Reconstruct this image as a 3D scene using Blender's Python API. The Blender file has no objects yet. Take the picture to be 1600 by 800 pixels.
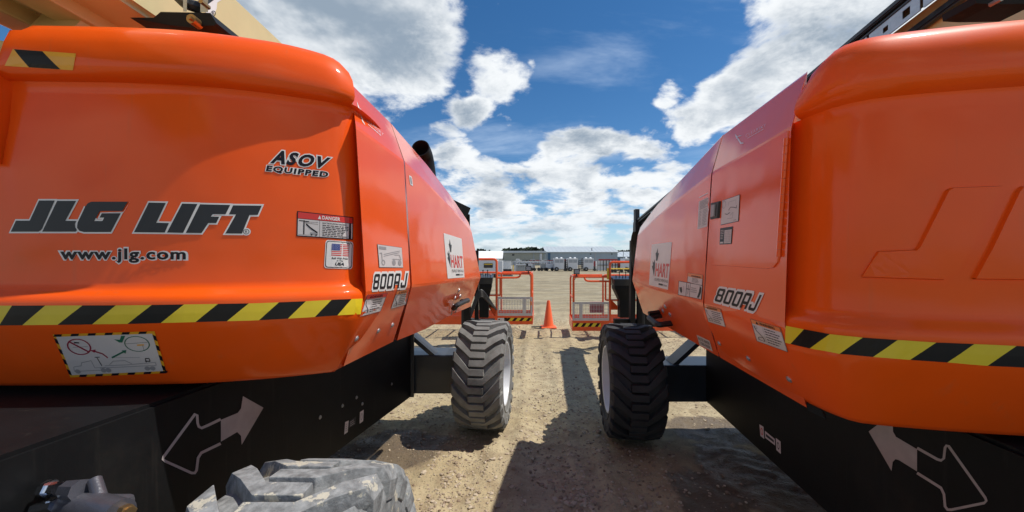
import bpy, bmesh, math, random
import numpy as np
from mathutils import Vector, Matrix, noise as mnoise
from mathutils.bvhtree import BVHTree
from mathutils.geometry import tessellate_polygon

random.seed(7)
rng = np.random.default_rng(7)
SC = bpy.context.scene
COL = SC.collection

# ------------------------------------------------------------------ camera
CAMH, FPX, CX, HOR = 1.58, 600.0, 800.0, 406.0
cam_d = bpy.data.cameras.new('camera')
cam = bpy.data.objects.new('camera', cam_d)
COL.objects.link(cam)
cam.location = (0, 0, CAMH)
cam.rotation_euler = (math.radians(90), 0, 0)
cam_d.sensor_width = 36.0
cam_d.lens = 36.0 * FPX / 1600.0
cam_d.shift_y = (HOR - 400.0) / 1600.0
cam_d.clip_start = 0.05
cam_d.clip_end = 5000
SC.camera = cam

# ------------------------------------------------------------------ sun + sky
SUN_EL = math.radians(60)
SUN_AZ = math.radians(88.5)          # from +Y towards +X
sun_dir = Vector((math.sin(SUN_AZ) * math.cos(SUN_EL), math.cos(SUN_AZ) * math.cos(SUN_EL), math.sin(SUN_EL)))
sun_d = bpy.data.lights.new('sun', 'SUN')
sun_d.energy = 3.0
sun_d.angle = math.radians(0.55)
sun_d.color = (1.0, 0.955, 0.88)
sun = bpy.data.objects.new('sun', sun_d)
COL.objects.link(sun)
sun.rotation_euler = sun_dir.to_track_quat('Z', 'Y').to_euler()
SC.view_settings.view_transform = 'Standard'
SC.view_settings.look = 'None'
SC.view_settings.exposure = 0.68
SC.view_settings.gamma = 1.0


class NT:
    """small helper round a node tree"""
    def __init__(self, tree):
        self.t = tree

    def n(self, kind, **kw):
        nd = self.t.nodes.new(kind)
        for k, v in kw.items():
            setattr(nd, k, v)
        return nd

    def link(self, a, b):
        self.t.links.new(a, b)

    def val(self, x, sock):
        if hasattr(x, 'is_output'):
            self.link(x, sock)
        elif x is not None:
            sock.default_value = x

    def math(self, op, a, b=None, c=None, clamp=False):
        nd = self.n('ShaderNodeMath', operation=op, use_clamp=clamp)
        for s, v in zip(nd.inputs, (a, b, c)):
            self.val(v, s)
        return nd.outputs[0]

    def vmath(self, op, a, b=None, scale=None):
        nd = self.n('ShaderNodeVectorMath', operation=op)
        self.val(a, nd.inputs[0])
        if b is not None:
            self.val(b, nd.inputs[1])
        if scale is not None:
            self.val(scale, nd.inputs[3])
        return nd.outputs['Value'] if op in ('LENGTH', 'DOT_PRODUCT', 'DISTANCE') else nd.outputs[0]

    def noise(self, vec, scale, detail=4, rough=0.5, dist=0.0, lac=2.0):
        nd = self.n('ShaderNodeTexNoise')
        if vec is not None:
            self.link(vec, nd.inputs['Vector'])
        nd.inputs['Scale'].default_value = scale
        nd.inputs['Detail'].default_value = detail
        nd.inputs['Roughness'].default_value = rough
        nd.inputs['Distortion'].default_value = dist
        nd.inputs['Lacunarity'].default_value = lac
        return nd.outputs['Fac']

    def ramp(self, x, lo, hi, a=0.0, b=1.0, smooth=True):
        nd = self.n('ShaderNodeMapRange')
        nd.interpolation_type = 'SMOOTHSTEP' if smooth else 'LINEAR'
        self.val(x, nd.inputs[0])
        for i, v in enumerate((lo, hi, a, b)):
            self.val(v, nd.inputs[i + 1])
        return nd.outputs[0]

    def mix(self, f, a, b, mode='MIX'):
        nd = self.n('ShaderNodeMix', data_type='RGBA', blend_type=mode)
        self.val(f, nd.inputs[0])
        for v, s in ((a, nd.inputs[6]), (b, nd.inputs[7])):
            if hasattr(v, 'is_output'):
                self.link(v, s)
            else:
                s.default_value = (v[0], v[1], v[2], 1)
        return nd.outputs[2]


def build_world():
    w = bpy.data.worlds.new('World')
    SC.world = w
    w.use_nodes = True
    t = NT(w.node_tree)
    w.node_tree.nodes.clear()
    out = t.n('ShaderNodeOutputWorld')
    bg = t.n('ShaderNodeBackground')
    bg.inputs[1].default_value = 0.1
    t.link(bg.outputs[0], out.inputs[0])
    sky = t.n('ShaderNodeTexSky', sky_type='NISHITA', sun_disc=False)
    sky.sun_elevation = SUN_EL
    sky.sun_rotation = SUN_AZ
    sky.altitude = 700
    sky.air_density = 1.0
    sky.dust_density = 0.25
    sky.ozone_density = 2.2
    hs = t.n('ShaderNodeHueSaturation')
    hs.inputs['Saturation'].default_value = 1.30
    hs.inputs['Value'].default_value = 0.70
    t.link(sky.outputs[0], hs.inputs['Color'])
    blue = hs.outputs[0]
    tc = t.n('ShaderNodeTexCoord')
    d = tc.outputs['Generated']
    sep = t.n('ShaderNodeSeparateXYZ')
    t.link(d, sep.inputs[0])
    z = sep.outputs[2]
    zc = t.math('MAXIMUM', z, 0.0)
    # clouds get smaller towards the horizon: directions divided by height
    q = t.vmath('SCALE', d, scale=t.math('DIVIDE', 1.0, t.math('ADD', zc, 0.30)))
    q = t.vmath('MULTIPLY', q, (0.95, 0.95, 1.55))

    def px(x, y):
        v = Vector(((x - CX) / FPX, 1.0, (HOR - y) / FPX))
        return v.normalized()

    warp = t.n('ShaderNodeTexNoise')
    t.link(q, warp.inputs['Vector'])
    warp.inputs['Scale'].default_value = 2.3
    warp.inputs['Detail'].default_value = 3
    wv = t.vmath('SCALE', t.vmath('SUBTRACT', warp.outputs['Color'], (0.5, 0.5, 0.5)), scale=0.12)
    warp2 = t.n('ShaderNodeTexNoise')
    t.link(q, warp2.inputs['Vector'])
    warp2.inputs['Scale'].default_value = 9.0
    warp2.inputs['Detail'].default_value = 5
    wv2 = t.vmath('SCALE', t.vmath('SUBTRACT', warp2.outputs['Color'], (0.5, 0.5, 0.5)), scale=0.055)
    dw = t.vmath('ADD', t.vmath('ADD', d, wv), wv2)

    # (centre px, half-width px, half-height px, weight): the single clouds
    blobs = [(535, 5, 200, 155, 1.45), (420, -60, 260, 160, 1.45), (655, 95, 60, 50, 0.9), (600, 125, 70, 26, 0.8),
             (775, 108, 62, 42, 0.80), (735, 178, 48, 40, 0.85), (705, 212, 36, 22, 0.7),
             (1205, 100, 95, 75, 1.0), (1290, 55, 130, 120, 1.05), (1150, 160, 85, 58, 1.0), (1110, 195, 70, 32, 0.9),
             (1420, -40, 160, 130, 1.0), (1052, 132, 24, 26, 0.56), (642, 147, 20, 12, 0.55), (800, 190, 18, 14, 0.5),
             (930, 222, 105, 34, 0.95), (1010, 235, 70, 30, 0.8), (880, 268, 130, 34, 0.85), (985, 285, 100, 30, 0.8),
             (780, 300, 100, 40, 0.85), (740, 262, 70, 26, 0.7), (820, 340, 110, 22, 0.8), (950, 345, 110, 22, 0.75),
             (860, 232, 40, 26, 0.8), (1040, 265, 50, 30, 0.8), (830, 95, 18, 24, 0.7), (715, 250, 40, 24, 0.8), (760, 330, 50, 22, 0.8), (905, 310, 60, 18, 0.8), (1010, 320, 60, 18, 0.8)]
    cov = None
    for (bx, by, hw, hh, wt) in blobs:
        c = px(bx, by)
        s = Vector((FPX / hw, FPX / hw, FPX / hh))
        k = c.y  # pixel sizes shrink off axis
        s = Vector((s.x / k, s.y / k * 0.9, s.z / k))
        v = t.vmath('MULTIPLY', t.vmath('SUBTRACT', dw, tuple(c)), tuple(s))
        b = t.ramp(t.vmath('LENGTH', v), 0.15, 1.55, wt, 0.0)
        cov = b if cov is None else t.math('MAXIMUM', cov, b)
    # everywhere else: broken cumulus, thicker low down
    big = t.noise(q, 0.75, 3, 0.5)
    field = t.ramp(big, 0.42, 0.70, 0.0, 0.85)
    low = t.ramp(z, 0.36, 0.14, 0.0, 0.60)
    # the clear blue gap overhead belongs to the same field: no extra cloud straight ahead and up
    ahead = px(880, 90)
    gap = t.ramp(t.vmath('DISTANCE', d, tuple(ahead)), 0.45, 0.95, 0.0, 1.0)
    cov = t.math('MAXIMUM', cov, t.math('MULTIPLY', field, gap))
    cov = t.math('MAXIMUM', cov, low)

    def fbm(vec):
        a = t.noise(vec, 3.5, 10, 0.62, 0.2)
        return a
    f0 = fbm(q)
    off = t.vmath('ADD', q, (0.05, 0.0, 0.11))
    f1 = t.noise(off, 3.5, 5, 0.54, 0.15)
    fb = t.noise(q, 3.5, 5, 0.54, 0.15)
    dens = t.math('ADD', cov, t.math('MULTIPLY', t.math('SUBTRACT', f0, 0.5), 2.3))
    alpha = t.math('MULTIPLY', t.ramp(dens, 0.36, 0.74), t.ramp(z, 0.0, 0.14, 0.62, 1.0))
    thick = t.ramp(dens, 0.50, 1.15)
    rel = t.math('MULTIPLY', t.math('SUBTRACT', fb, f1), 3.4)
    fine = t.math('MULTIPLY', t.math('SUBTRACT', t.noise(q, 11.0, 6, 0.6), 0.5), 0.7)
    raw = t.math('ADD', t.math('SUBTRACT', t.math('ADD', 1.02, rel), t.math('MULTIPLY', thick, 0.80)), fine)
    lit = t.ramp(raw, -0.25, 1.15)
    ccol = t.mix(lit, (1.9, 2.4, 3.0), (5.9, 6.1, 6.25))
    # low band is veiled with bright air
    veil = t.ramp(z, 0.25, 0.0, 0.0, 0.45)
    skyc = t.mix(veil, blue, (2.9, 4.5, 6.3))
    # thin high streaks
    ci = t.noise(t.vmath('MULTIPLY', q, (0.8, 2.2, 3.0)), 1.3, 6, 0.6, 0.4)
    cirrus = t.ramp(ci, 0.48, 0.80, 0.0, 0.42)
    skyc = t.mix(cirrus, skyc, (5.6, 6.5, 7.6))
    col = t.mix(alpha, skyc, ccol)
    # below the horizon: plain earth tone
    col = t.mix(t.ramp(z, -0.03, -0.005, 1.0, 0.0), col, (2.2, 1.9, 1.4))
    t.link(col, bg.inputs[0])


build_world()

# ------------------------------------------------------------------ materials
MATS = {}


def mat(name, col, rough=0.5, metal=0.0, coat=0.0, var=0.12, scale=6.0, bump=0.0, bscale=40.0, spec=0.5,
        dirt=None, dirt_lo=0.55, dirt_hi=0.75, dirt_scale=5.0, dirt_amt=1.0, coat_rough=0.06, wave=0.0, streak=None):
    m = bpy.data.materials.new(name)
    m.use_nodes = True
    t = NT(m.node_tree)
    b = m.node_tree.nodes['Principled BSDF']
    tc = t.n('ShaderNodeTexCoord')
    p = tc.outputs['Object']
    nz = t.noise(p, scale, 5, 0.6)
    lo = tuple(c * (1 - var) for c in col)
    hi = tuple(min(1, c * (1 + var)) for c in col)
    c = t.mix(t.ramp(nz, 0.3, 0.7, smooth=False), lo, hi)
    r = rough
    if dirt:
        dn = t.noise(p, dirt_scale, 7, 0.65)
        df = t.math('MULTIPLY', t.ramp(dn, dirt_lo, dirt_hi), dirt_amt)
        c = t.mix(df, c, dirt)
        r = t.math('ADD', rough, t.math('MULTIPLY', df, max(0.0, 0.85 - rough)))
    if streak:
        sn = t.noise(t.vmath('MULTIPLY', p, (14.0, 14.0, 0.7)), 2.0, 5, 0.6)
        sf = t.ramp(sn, 0.58, 0.78, 0.0, streak[3])
        c = t.mix(sf, c, streak[:3])
    t.link(c, b.inputs['Base Color'])
    t.val(r, b.inputs['Roughness'])
    b.inputs['Metallic'].default_value = metal
    b.inputs['Coat Weight'].default_value = coat
    b.inputs['Coat Roughness'].default_value = coat_rough
    b.inputs['Specular IOR Level'].default_value = spec
    nrm = None
    if wave:
        wn = t.noise(p, 2.6, 2, 0.45)
        bp = t.n('ShaderNodeBump')
        bp.inputs['Strength'].default_value = 1.0
        bp.inputs['Distance'].default_value = wave
        t.link(wn, bp.inputs['Height'])
        nrm = bp.outputs[0]
    if bump:
        bn = t.noise(p, bscale, 6, 0.6)
        bp = t.n('ShaderNodeBump')
        bp.inputs['Strength'].default_value = 1.0
        bp.inputs['Distance'].default_value = bump
        t.link(bn, bp.inputs['Height'])
        if nrm:
            t.link(nrm, bp.inputs['Normal'])
        nrm = bp.outputs[0]
    if nrm:
        t.link(nrm, b.inputs['Normal'])
        if coat and wave:
            t.link(nrm, b.inputs['Coat Normal'])
    MATS[name] = m
    return m


ORANGE = (0.85, 0.098, 0.006)
mat('orange_paint', ORANGE, 0.45, coat=0.40, coat_rough=0.06, spec=0.08, var=0.07, scale=1.6, wave=0.012, bump=0.00012, bscale=420,
    dirt=(0.36, 0.17, 0.08), dirt_lo=0.54, dirt_hi=0.92, dirt_amt=0.28, dirt_scale=3.0, streak=(0.45, 0.16, 0.07, 0.18))
mat('orange_panel', ORANGE, 0.36, coat=0.85, coat_rough=0.04, spec=0.2, var=0.05, scale=1.2, wave=0.007, bump=0.00008, bscale=420,
    dirt=(0.40, 0.20, 0.10), dirt_lo=0.58, dirt_hi=0.95, dirt_amt=0.18, dirt_scale=2.4)
mat('orange_rail', (0.80, 0.088, 0.008), 0.4, coat=0.3, var=0.1)
mat('black_steel', (0.0055, 0.006, 0.007), 0.55, spec=0.22, var=0.3, scale=4, bump=0.0004, bscale=60,
    dirt=(0.075, 0.064, 0.046), dirt_lo=0.54, dirt_hi=0.88, dirt_amt=0.3, dirt_scale=2.2, streak=(0.06, 0.055, 0.045, 0.25))
mat('blue_black_steel', (0.018, 0.024, 0.034), 0.38, coat=0.2, var=0.2)
mat('cream_paint', (0.62, 0.51, 0.25), 0.42, coat=0.3, var=0.05, wave=0.004)
mat('rubber_black', (0.030, 0.030, 0.031), 0.75, var=0.25, bump=0.0012, bscale=70,
    dirt=(0.10, 0.082, 0.06), dirt_lo=0.55, dirt_hi=0.85, dirt_amt=0.3, dirt_scale=7)
mat('rubber_grey', (0.19, 0.186, 0.172), 0.85, var=0.3, bump=0.0015, bscale=60,
    dirt=(0.075, 0.068, 0.055), dirt_lo=0.45, dirt_hi=0.75, dirt_amt=0.7, dirt_scale=3.5)
mat('rubber_muddy', (0.215, 0.22, 0.218), 0.9, var=0.45, scale=34, bump=0.003, bscale=60,
    dirt=(0.50, 0.46, 0.36), dirt_lo=0.585, dirt_hi=0.61, dirt_amt=0.85, dirt_scale=11)
mat('rubber_part', (0.016, 0.016, 0.017), 0.5, var=0.2, bump=0.0004, bscale=200)
mat('gap_black', (0.006, 0.006, 0.006), 0.95, spec=0.02, var=0.1)  # for the strips added to keep the panel gaps dark
mat('rim_grey', (0.62, 0.63, 0.65), 0.35, coat=0.3, var=0.08, dirt=(0.32, 0.27, 0.2), dirt_lo=0.58, dirt_hi=0.8, dirt_amt=0.6)
mat('galvanised', (0.50, 0.51, 0.52), 0.38, metal=0.85, var=0.15, scale=18)
mat('steel_mesh', (0.56, 0.55, 0.55), 0.45, metal=0.3, var=0.1)
mat('brass', (0.42, 0.27, 0.12), 0.35, metal=0.9, var=0.2)
mat('cast_grey', (0.075, 0.075, 0.09), 0.36, metal=0.2, coat=0.3, var=0.2, bump=0.001, bscale=120)
mat('chrome', (0.75, 0.77, 0.8), 0.12, metal=1.0, var=0.04)
mat('print_black', (0.010, 0.009, 0.014), 0.4, var=0.05, spec=0.2)
mat('print_white', (0.72, 0.71, 0.69), 0.35, var=0.04)
mat('print_paper', (0.60, 0.56, 0.55), 0.4, var=0.04)
mat('print_red', (0.62, 0.03, 0.025), 0.35, var=0.04)
mat('print_grey', (0.028, 0.031, 0.036), 0.4, var=0.05, spec=0.25)
mat('print_midgrey', (0.30, 0.29, 0.30), 0.4, var=0.05)
mat('print_blue', (0.035, 0.06, 0.25), 0.35, var=0.04)
mat('print_green', (0.02, 0.14, 0.085), 0.35, var=0.04)
mat('print_orange', (0.75, 0.22, 0.05), 0.35, var=0.04)
mat('print_maroon', (0.30, 0.02, 0.05), 0.35, var=0.04)
mat('tape_yellow', (0.74, 0.56, 0.02), 0.42, coat=0.2, var=0.07, scale=9, wave=0.003)
mat('tape_orange', (0.75, 0.36, 0.015), 0.42, coat=0.2, var=0.06)
mat('tape_black', (0.009, 0.009, 0.009), 0.45, spec=0.25, var=0.2, wave=0.003)
mat('arrow_white', (0.40, 0.35, 0.34), 0.5, var=0.1, scale=14, dirt=(0.25, 0.22, 0.19), dirt_lo=0.5, dirt_hi=0.8, dirt_amt=0.5)
mat('cone_orange', (0.85, 0.13, 0.03), 0.5, var=0.06, dirt=(0.5, 0.2, 0.1), dirt_lo=0.6, dirt_hi=0.9, dirt_amt=0.4)
mat('trailer_white', (0.62, 0.63, 0.65), 0.4, var=0.05)
mat('white_sheet', (0.74, 0.75, 0.75), 0.45, var=0.05, scale=0.3)
mat('trailer_panel', (0.34, 0.36, 0.39), 0.35, var=0.06)
mat('trailer_grey', (0.30, 0.31, 0.31), 0.45, var=0.1)
mat('far_black', (0.025, 0.025, 0.028), 0.6, var=0.2)
mat('far_red', (0.32, 0.02, 0.025), 0.5, var=0.1)
mat('far_yellow', (0.75, 0.48, 0.03), 0.5, var=0.1)
mat('far_blue', (0.05, 0.12, 0.21), 0.5, var=0.1)
mat('far_glass', (0.02, 0.022, 0.03), 0.1, var=0.1)
mat('roof_pale', (0.43, 0.47, 0.49), 0.5, var=0.04, scale=0.2)
mat('roof_white', (0.80, 0.80, 0.78), 0.5, var=0.03, scale=0.2, dirt=(0.60, 0.45, 0.26), dirt_lo=0.55, dirt_hi=0.8, dirt_scale=0.12, dirt_amt=0.7)
mat('roof_dark', (0.14, 0.16, 0.17), 0.6, var=0.1)
mat('wall_bluegrey', (0.30, 0.37, 0.43), 0.5, var=0.04, scale=0.3)
mat('wall_greygreen', (0.27, 0.29, 0.26), 0.6, var=0.05, scale=0.3)
mat('bark', (0.06, 0.045, 0.03), 0.9, var=0.2)
mat('needle_green', (0.022, 0.040, 0.024), 0.8, var=0.35, scale=0.6)
mat('leaf_green', (0.035, 0.055, 0.025), 0.8, var=0.35, scale=0.6)


def ground_material():
    m = bpy.data.materials.new('gravel_sand')
    m.use_nodes = True
    t = NT(m.node_tree)
    b = m.node_tree.nodes['Principled BSDF']
    tc = t.n('ShaderNodeTexCoord')
    p = tc.outputs['Object']
    n1 = t.noise(p, 0.55, 6, 0.6)
    n2 = t.noise(p, 6.0, 6, 0.65)
    n3 = t.noise(p, 45.0, 4, 0.7)
    c = t.mix(t.ramp(n1, 0.35, 0.65), (0.41, 0.325, 0.18), (0.50, 0.415, 0.262))
    c = t.mix(t.math('MULTIPLY', t.ramp(n2, 0.42, 0.66), 0.62), c, (0.235, 0.165, 0.095))
    patch = t.ramp(t.noise(p, 1.1, 6, 0.65, 0.4), 0.46, 0.60)
    c = t.mix(t.math('MULTIPLY', patch, 0.42), c, (0.28, 0.215, 0.125))
    vor = t.n('ShaderNodeTexVoronoi')
    t.link(p, vor.inputs['Vector'])
    vor.inputs['Scale'].default_value = 55
    peb = t.ramp(vor.outputs['Distance'], 0.18, 0.34, 1.0, 0.0)
    hue = t.n('ShaderNodeSeparateXYZ')
    t.link(vor.outputs['Color'], hue.inputs[0])
    pc = t.mix(hue.outputs[0], (0.20, 0.14, 0.085), (0.56, 0.49, 0.38))
    some = t.ramp(hue.outputs[1], 0.45, 0.55)
    dens = t.ramp(t.noise(p, 1.3, 5, 0.6), 0.42, 0.62, 0.12, 0.9)
    c = t.mix(t.math('MULTIPLY', t.math('MULTIPLY', peb, some), dens), c, pc)
    c = t.mix(t.math('MULTIPLY', t.ramp(n3, 0.52, 0.72), 0.35), c, (0.18, 0.125, 0.075))
    # tracks worn across the far yard
    q = t.vmath('MULTIPLY', p, (0.06, 0.55, 1.0))
    trk = t.noise(q, 1.6, 7, 0.62, 0.5)
    sep = t.n('ShaderNodeSeparateXYZ')
    t.link(p, sep.inputs[0])
    far = t.ramp(sep.outputs[1], 8.5, 15.0)
    c = t.mix(t.math('MULTIPLY', far, t.math('MULTIPLY', t.ramp(trk, 0.44, 0.58), 0.9)), c, (0.17, 0.135, 0.085))
    lump = t.noise(t.vmath('MULTIPLY', p, (0.5, 0.9, 1.0)), 1.5, 7, 0.7)
    c = t.mix(t.math('MULTIPLY', far, t.math('MULTIPLY', t.ramp(lump, 0.47, 0.60), 0.8)), c, (0.52, 0.45, 0.31))
    c = t.mix(t.math('MULTIPLY', far, 0.50), c, (0.225, 0.19, 0.115))
    # wet mud in the low places beside the chassis
    wet = None
    for (x, y, rx, ry) in ((1.75, 2.75, 0.42, 0.9), (1.9, 3.6, 0.6, 0.4), (1.30, 2.5, 0.3, 0.5), (-0.95, 3.25, 0.55, 0.42), (-1.3, 2.9, 0.5, 0.5)):
        v = t.vmath('MULTIPLY', t.vmath('SUBTRACT', p, (x, y, 0)), (1 / rx, 1 / ry, 0))
        k = t.ramp(t.vmath('LENGTH', v), 0.3, 1.25, 1.0, 0.0)
        wet = k if wet is None else t.math('MAXIMUM', wet, k)
    wet = t.ramp(t.math('ADD', wet, t.math('MULTIPLY', t.math('SUBTRACT', t.noise(p, 4.5, 6, 0.65), 0.5), 1.3)), 0.35, 0.7)
    c = t.mix(t.math('MULTIPLY', wet, 0.85), c, (0.095, 0.064, 0.038))
    t.link(c, b.inputs['Base Color'])
    t.link(t.math('SUBTRACT', 0.92, t.math('MULTIPLY', wet, t.ramp(n2, 0.3, 0.6, 0.05, 0.40))), b.inputs['Roughness'])
    h = t.math('ADD', t.math('MULTIPLY', n2, 1.0), t.math('MULTIPLY', n3, 0.45))
    h = t.math('ADD', h, t.math('MULTIPLY', t.math('MULTIPLY', peb, some), 0.5))
    bp = t.n('ShaderNodeBump')
    bp.inputs['Strength'].default_value = 0.85
    bp.inputs['Distance'].default_value = 0.022
    t.link(h, bp.inputs['Height'])
    t.link(bp.outputs[0], b.inputs['Normal'])
    MATS['gravel_sand'] = m


ground_material()


def stone_material():
    m = bpy.data.materials.new('stones')
    m.use_nodes = True
    t = NT(m.node_tree)
    b = m.node_tree.nodes['Principled BSDF']
    at = t.n('ShaderNodeAttribute', attribute_name='tint')
    c = t.mix(at.outputs['Fac'], (0.16, 0.10, 0.06), (0.58, 0.49, 0.36))
    tc = t.n('ShaderNodeTexCoord')
    c = t.mix(t.math('MULTIPLY', t.noise(tc.outputs['Object'], 90, 3, 0.6), 0.5), c, (0.28, 0.2, 0.13))
    t.link(c, b.inputs['Base Color'])
    b.inputs['Roughness'].default_value = 0.85
    MATS['stones'] = m


stone_material()


# ------------------------------------------------------------------ object helpers
def thing(name, label, cat, loc=(0, 0, 0), group=None):
    o = bpy.data.objects.new(name, None)
    o.empty_display_size = 0.3
    o.location = loc
    COL.objects.link(o)
    o['label'] = label
    o['category'] = cat
    if group:
        o['group'] = group
    return o


def world_loc(o):
    v = Vector(o.location)
    while o.parent:
        o = o.parent
        v += Vector(o.location)
    return v


def mesh(name, V, F, mats, parent=None, fm=None, smooth=False, angle=35, kind=None, local=False):
    """link one mesh object; V in world coordinates (made local to the parent)"""
    if not isinstance(mats, (list, tuple)):
        mats = [mats]
    off = Vector((0, 0, 0))
    if parent is not None and not local:
        off = world_loc(parent)
    me = bpy.data.meshes.new(name)
    me.from_pydata([(v[0] - off.x, v[1] - off.y, v[2] - off.z) for v in V], [], F)
    for m in mats:
        me.materials.append(MATS[m] if isinstance(m, str) else m)
    if fm:
        me.polygons.foreach_set('material_index', fm)
    me.validate()
    me.update()
    if smooth:
        me.shade_smooth()
        me.set_sharp_from_angle(angle=math.radians(angle))
    o = bpy.data.objects.new(name, me)
    COL.objects.link(o)
    if parent is not None:
        o.parent = parent
    if kind:
        o['kind'] = kind
    return o


def fix_normals(o):
    bm = bmesh.new()
    bm.from_mesh(o.data)
    bmesh.ops.recalc_face_normals(bm, faces=bm.faces)
    bm.to_mesh(o.data)
    bm.free()
    return o


class G:
    """collects simple solids; build() links them as one object"""
    def __init__(self):
        self.V, self.F, self.M = [], [], []

    def add(self, V, F, mi=0):
        k = len(self.V)
        self.V += [tuple(v) for v in V]
        self.F += [tuple(i + k for i in f) for f in F]
        self.M += [mi] * len(F)
        return self

    def box(self, x0, x1, y0, y1, z0, z1, mi=0, bev=0.0):
        bm = bmesh.new()
        bmesh.ops.create_cube(bm, size=1)
        for v in bm.verts:
            v.co = Vector((x0 + (v.co.x + .5) * (x1 - x0), y0 + (v.co.y + .5) * (y1 - y0), z0 + (v.co.z + .5) * (z1 - z0)))
        if bev:
            bmesh.ops.bevel(bm, geom=bm.edges[:], offset=bev, segments=2, affect='EDGES', profile=0.6)
        self.bm(bm, mi)
        return self

    def bm(self, bm, mi=0):
        bm.verts.index_update()
        self.add([v.co[:] for v in bm.verts], [[v.index for v in f.verts] for f in bm.faces], mi)
        bm.free()

    def beam(self, a, b, w, h, mi=0, up=(0, 0, 1)):
        """box of width w, height h from a to b"""
        a, b = Vector(a), Vector(b)
        d = (b - a).normalized()
        u = Vector(up)
        s = d.cross(u).normalized()
        u = s.cross(d).normalized()
        V = []
        for p in (a, b):
            for i, j in ((-1, -1), (1, -1), (1, 1), (-1, 1)):
                V.append(p + s * (i * w / 2) + u * (j * h / 2))
        self.add(V, [(3, 2, 1, 0), (4, 5, 6, 7), (0, 1, 5, 4), (1, 2, 6, 5), (2, 3, 7, 6), (3, 0, 4, 7)], mi)
        return self

    def tube(self, pts, r, n=8, mi=0, caps=True):
        pts = [Vector(p) for p in pts]
        rs = r if isinstance(r, (list, tuple)) else [r] * len(pts)
        rings = []
        ref = None
        for i, p in enumerate(pts):
            a = pts[max(0, i - 1)]
            b = pts[min(len(pts) - 1, i + 1)]
            d = (b - a).normalized()
            if ref is None:
                ref = Vector((0, 0, 1)) if abs(d.z) < 0.9 else Vector((1, 0, 0))
            s = d.cross(ref)
            if s.length < 1e-4:
                s = d.orthogonal()
            s.normalize()
            u = s.cross(d).normalized()
            ref = u
            rings.append([p + (s * math.cos(2 * math.pi * k / n) + u * math.sin(2 * math.pi * k / n)) * rs[i] for k in range(n)])
        V = [v for ring in rings for v in ring]
        F = []
        for i in range(len(pts) - 1):
            for k in range(n):
                F.append((i * n + k, i * n + (k + 1) % n, (i + 1) * n + (k + 1) % n, (i + 1) * n + k))
        if caps:
            F.append(tuple(reversed(range(n))))
            F.append(tuple((len(pts) - 1) * n + k for k in range(n)))
        self.add(V, F, mi)
        return self

    def lathe(self, prof, axis='X', n=32, c=(0, 0, 0), mi=0):
        """prof: (along, radius) pairs, revolved round the axis"""
        V, F = [], []
        for (a, r) in prof:
            for k in range(n):
                t = 2 * math.pi * k / n
                p = {'X': (a, r * math.cos(t), r * math.sin(t)), 'Z': (r * math.cos(t), r * math.sin(t), a),
                     'Y': (r * math.sin(t), a, r * math.cos(t))}[axis]
                V.append((p[0] + c[0], p[1] + c[1], p[2] + c[2]))
        for i in range(len(prof) - 1):
            for k in range(n):
                F.append((i * n + k, i * n + (k + 1) % n, (i + 1) * n + (k + 1) % n, (i + 1) * n + k))
        self.add(V, F, mi)
        return self

    def build(self, name, mats, parent=None, smooth=False, angle=35, kind=None, local=False, fix=False):
        o = mesh(name, self.V, self.F, mats, parent, self.M, smooth, angle, kind, local)
        return fix_normals(o) if fix else o


def P(px, py, Y):
    """the point at depth Y that stands at this place of the survey photograph"""
    return Vector(((px - CX) / FPX * Y, Y, CAMH + (HOR - py) / FPX * Y))


def bez(pts, n=6, r=0.1):
    """round the corners of a polyline"""
    pts = [Vector(p) for p in pts]
    out = [pts[0]]
    for i in range(1, len(pts) - 1):
        a, b, c = pts[i - 1], pts[i], pts[i + 1]
        ra = min(r, (a - b).length * 0.49)
        rc = min(r, (c - b).length * 0.49)
        p, q = b + (a - b).normalized() * ra, b + (c - b).normalized() * rc
        for k in range(n + 1):
            s = k / n
            out.append(p * (1 - s) ** 2 + b * (2 * s * (1 - s)) + q * s ** 2)
    out.append(pts[-1])
    return out


# ------------------------------------------------------------------ counterweights
def catmull(pts, step):
    pts = [Vector((p[0], p[1], 0)) for p in pts]
    ext = [pts[0] * 2 - pts[1]] + pts + [pts[-1] * 2 - pts[-2]]
    raw = []
    for i in range(1, len(ext) - 2):
        a, b, c, d = ext[i - 1:i + 3]
        for k in range(24):
            s = k / 24
            raw.append(0.5 * ((2 * b) + (c - a) * s + (2 * a - 5 * b + 4 * c - d) * s * s + (3 * b - a - 3 * c + d) * s ** 3))
    raw.append(pts[-1])
    out, acc = [raw[0]], 0.0
    for a, b in zip(raw, raw[1:]):
        acc += (b - a).length
        if acc >= step:
            out.append(b)
            acc = 0.0
    if (out[-1] - raw[-1]).length > step * 0.3:
        out.append(raw[-1])
    return out


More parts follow.
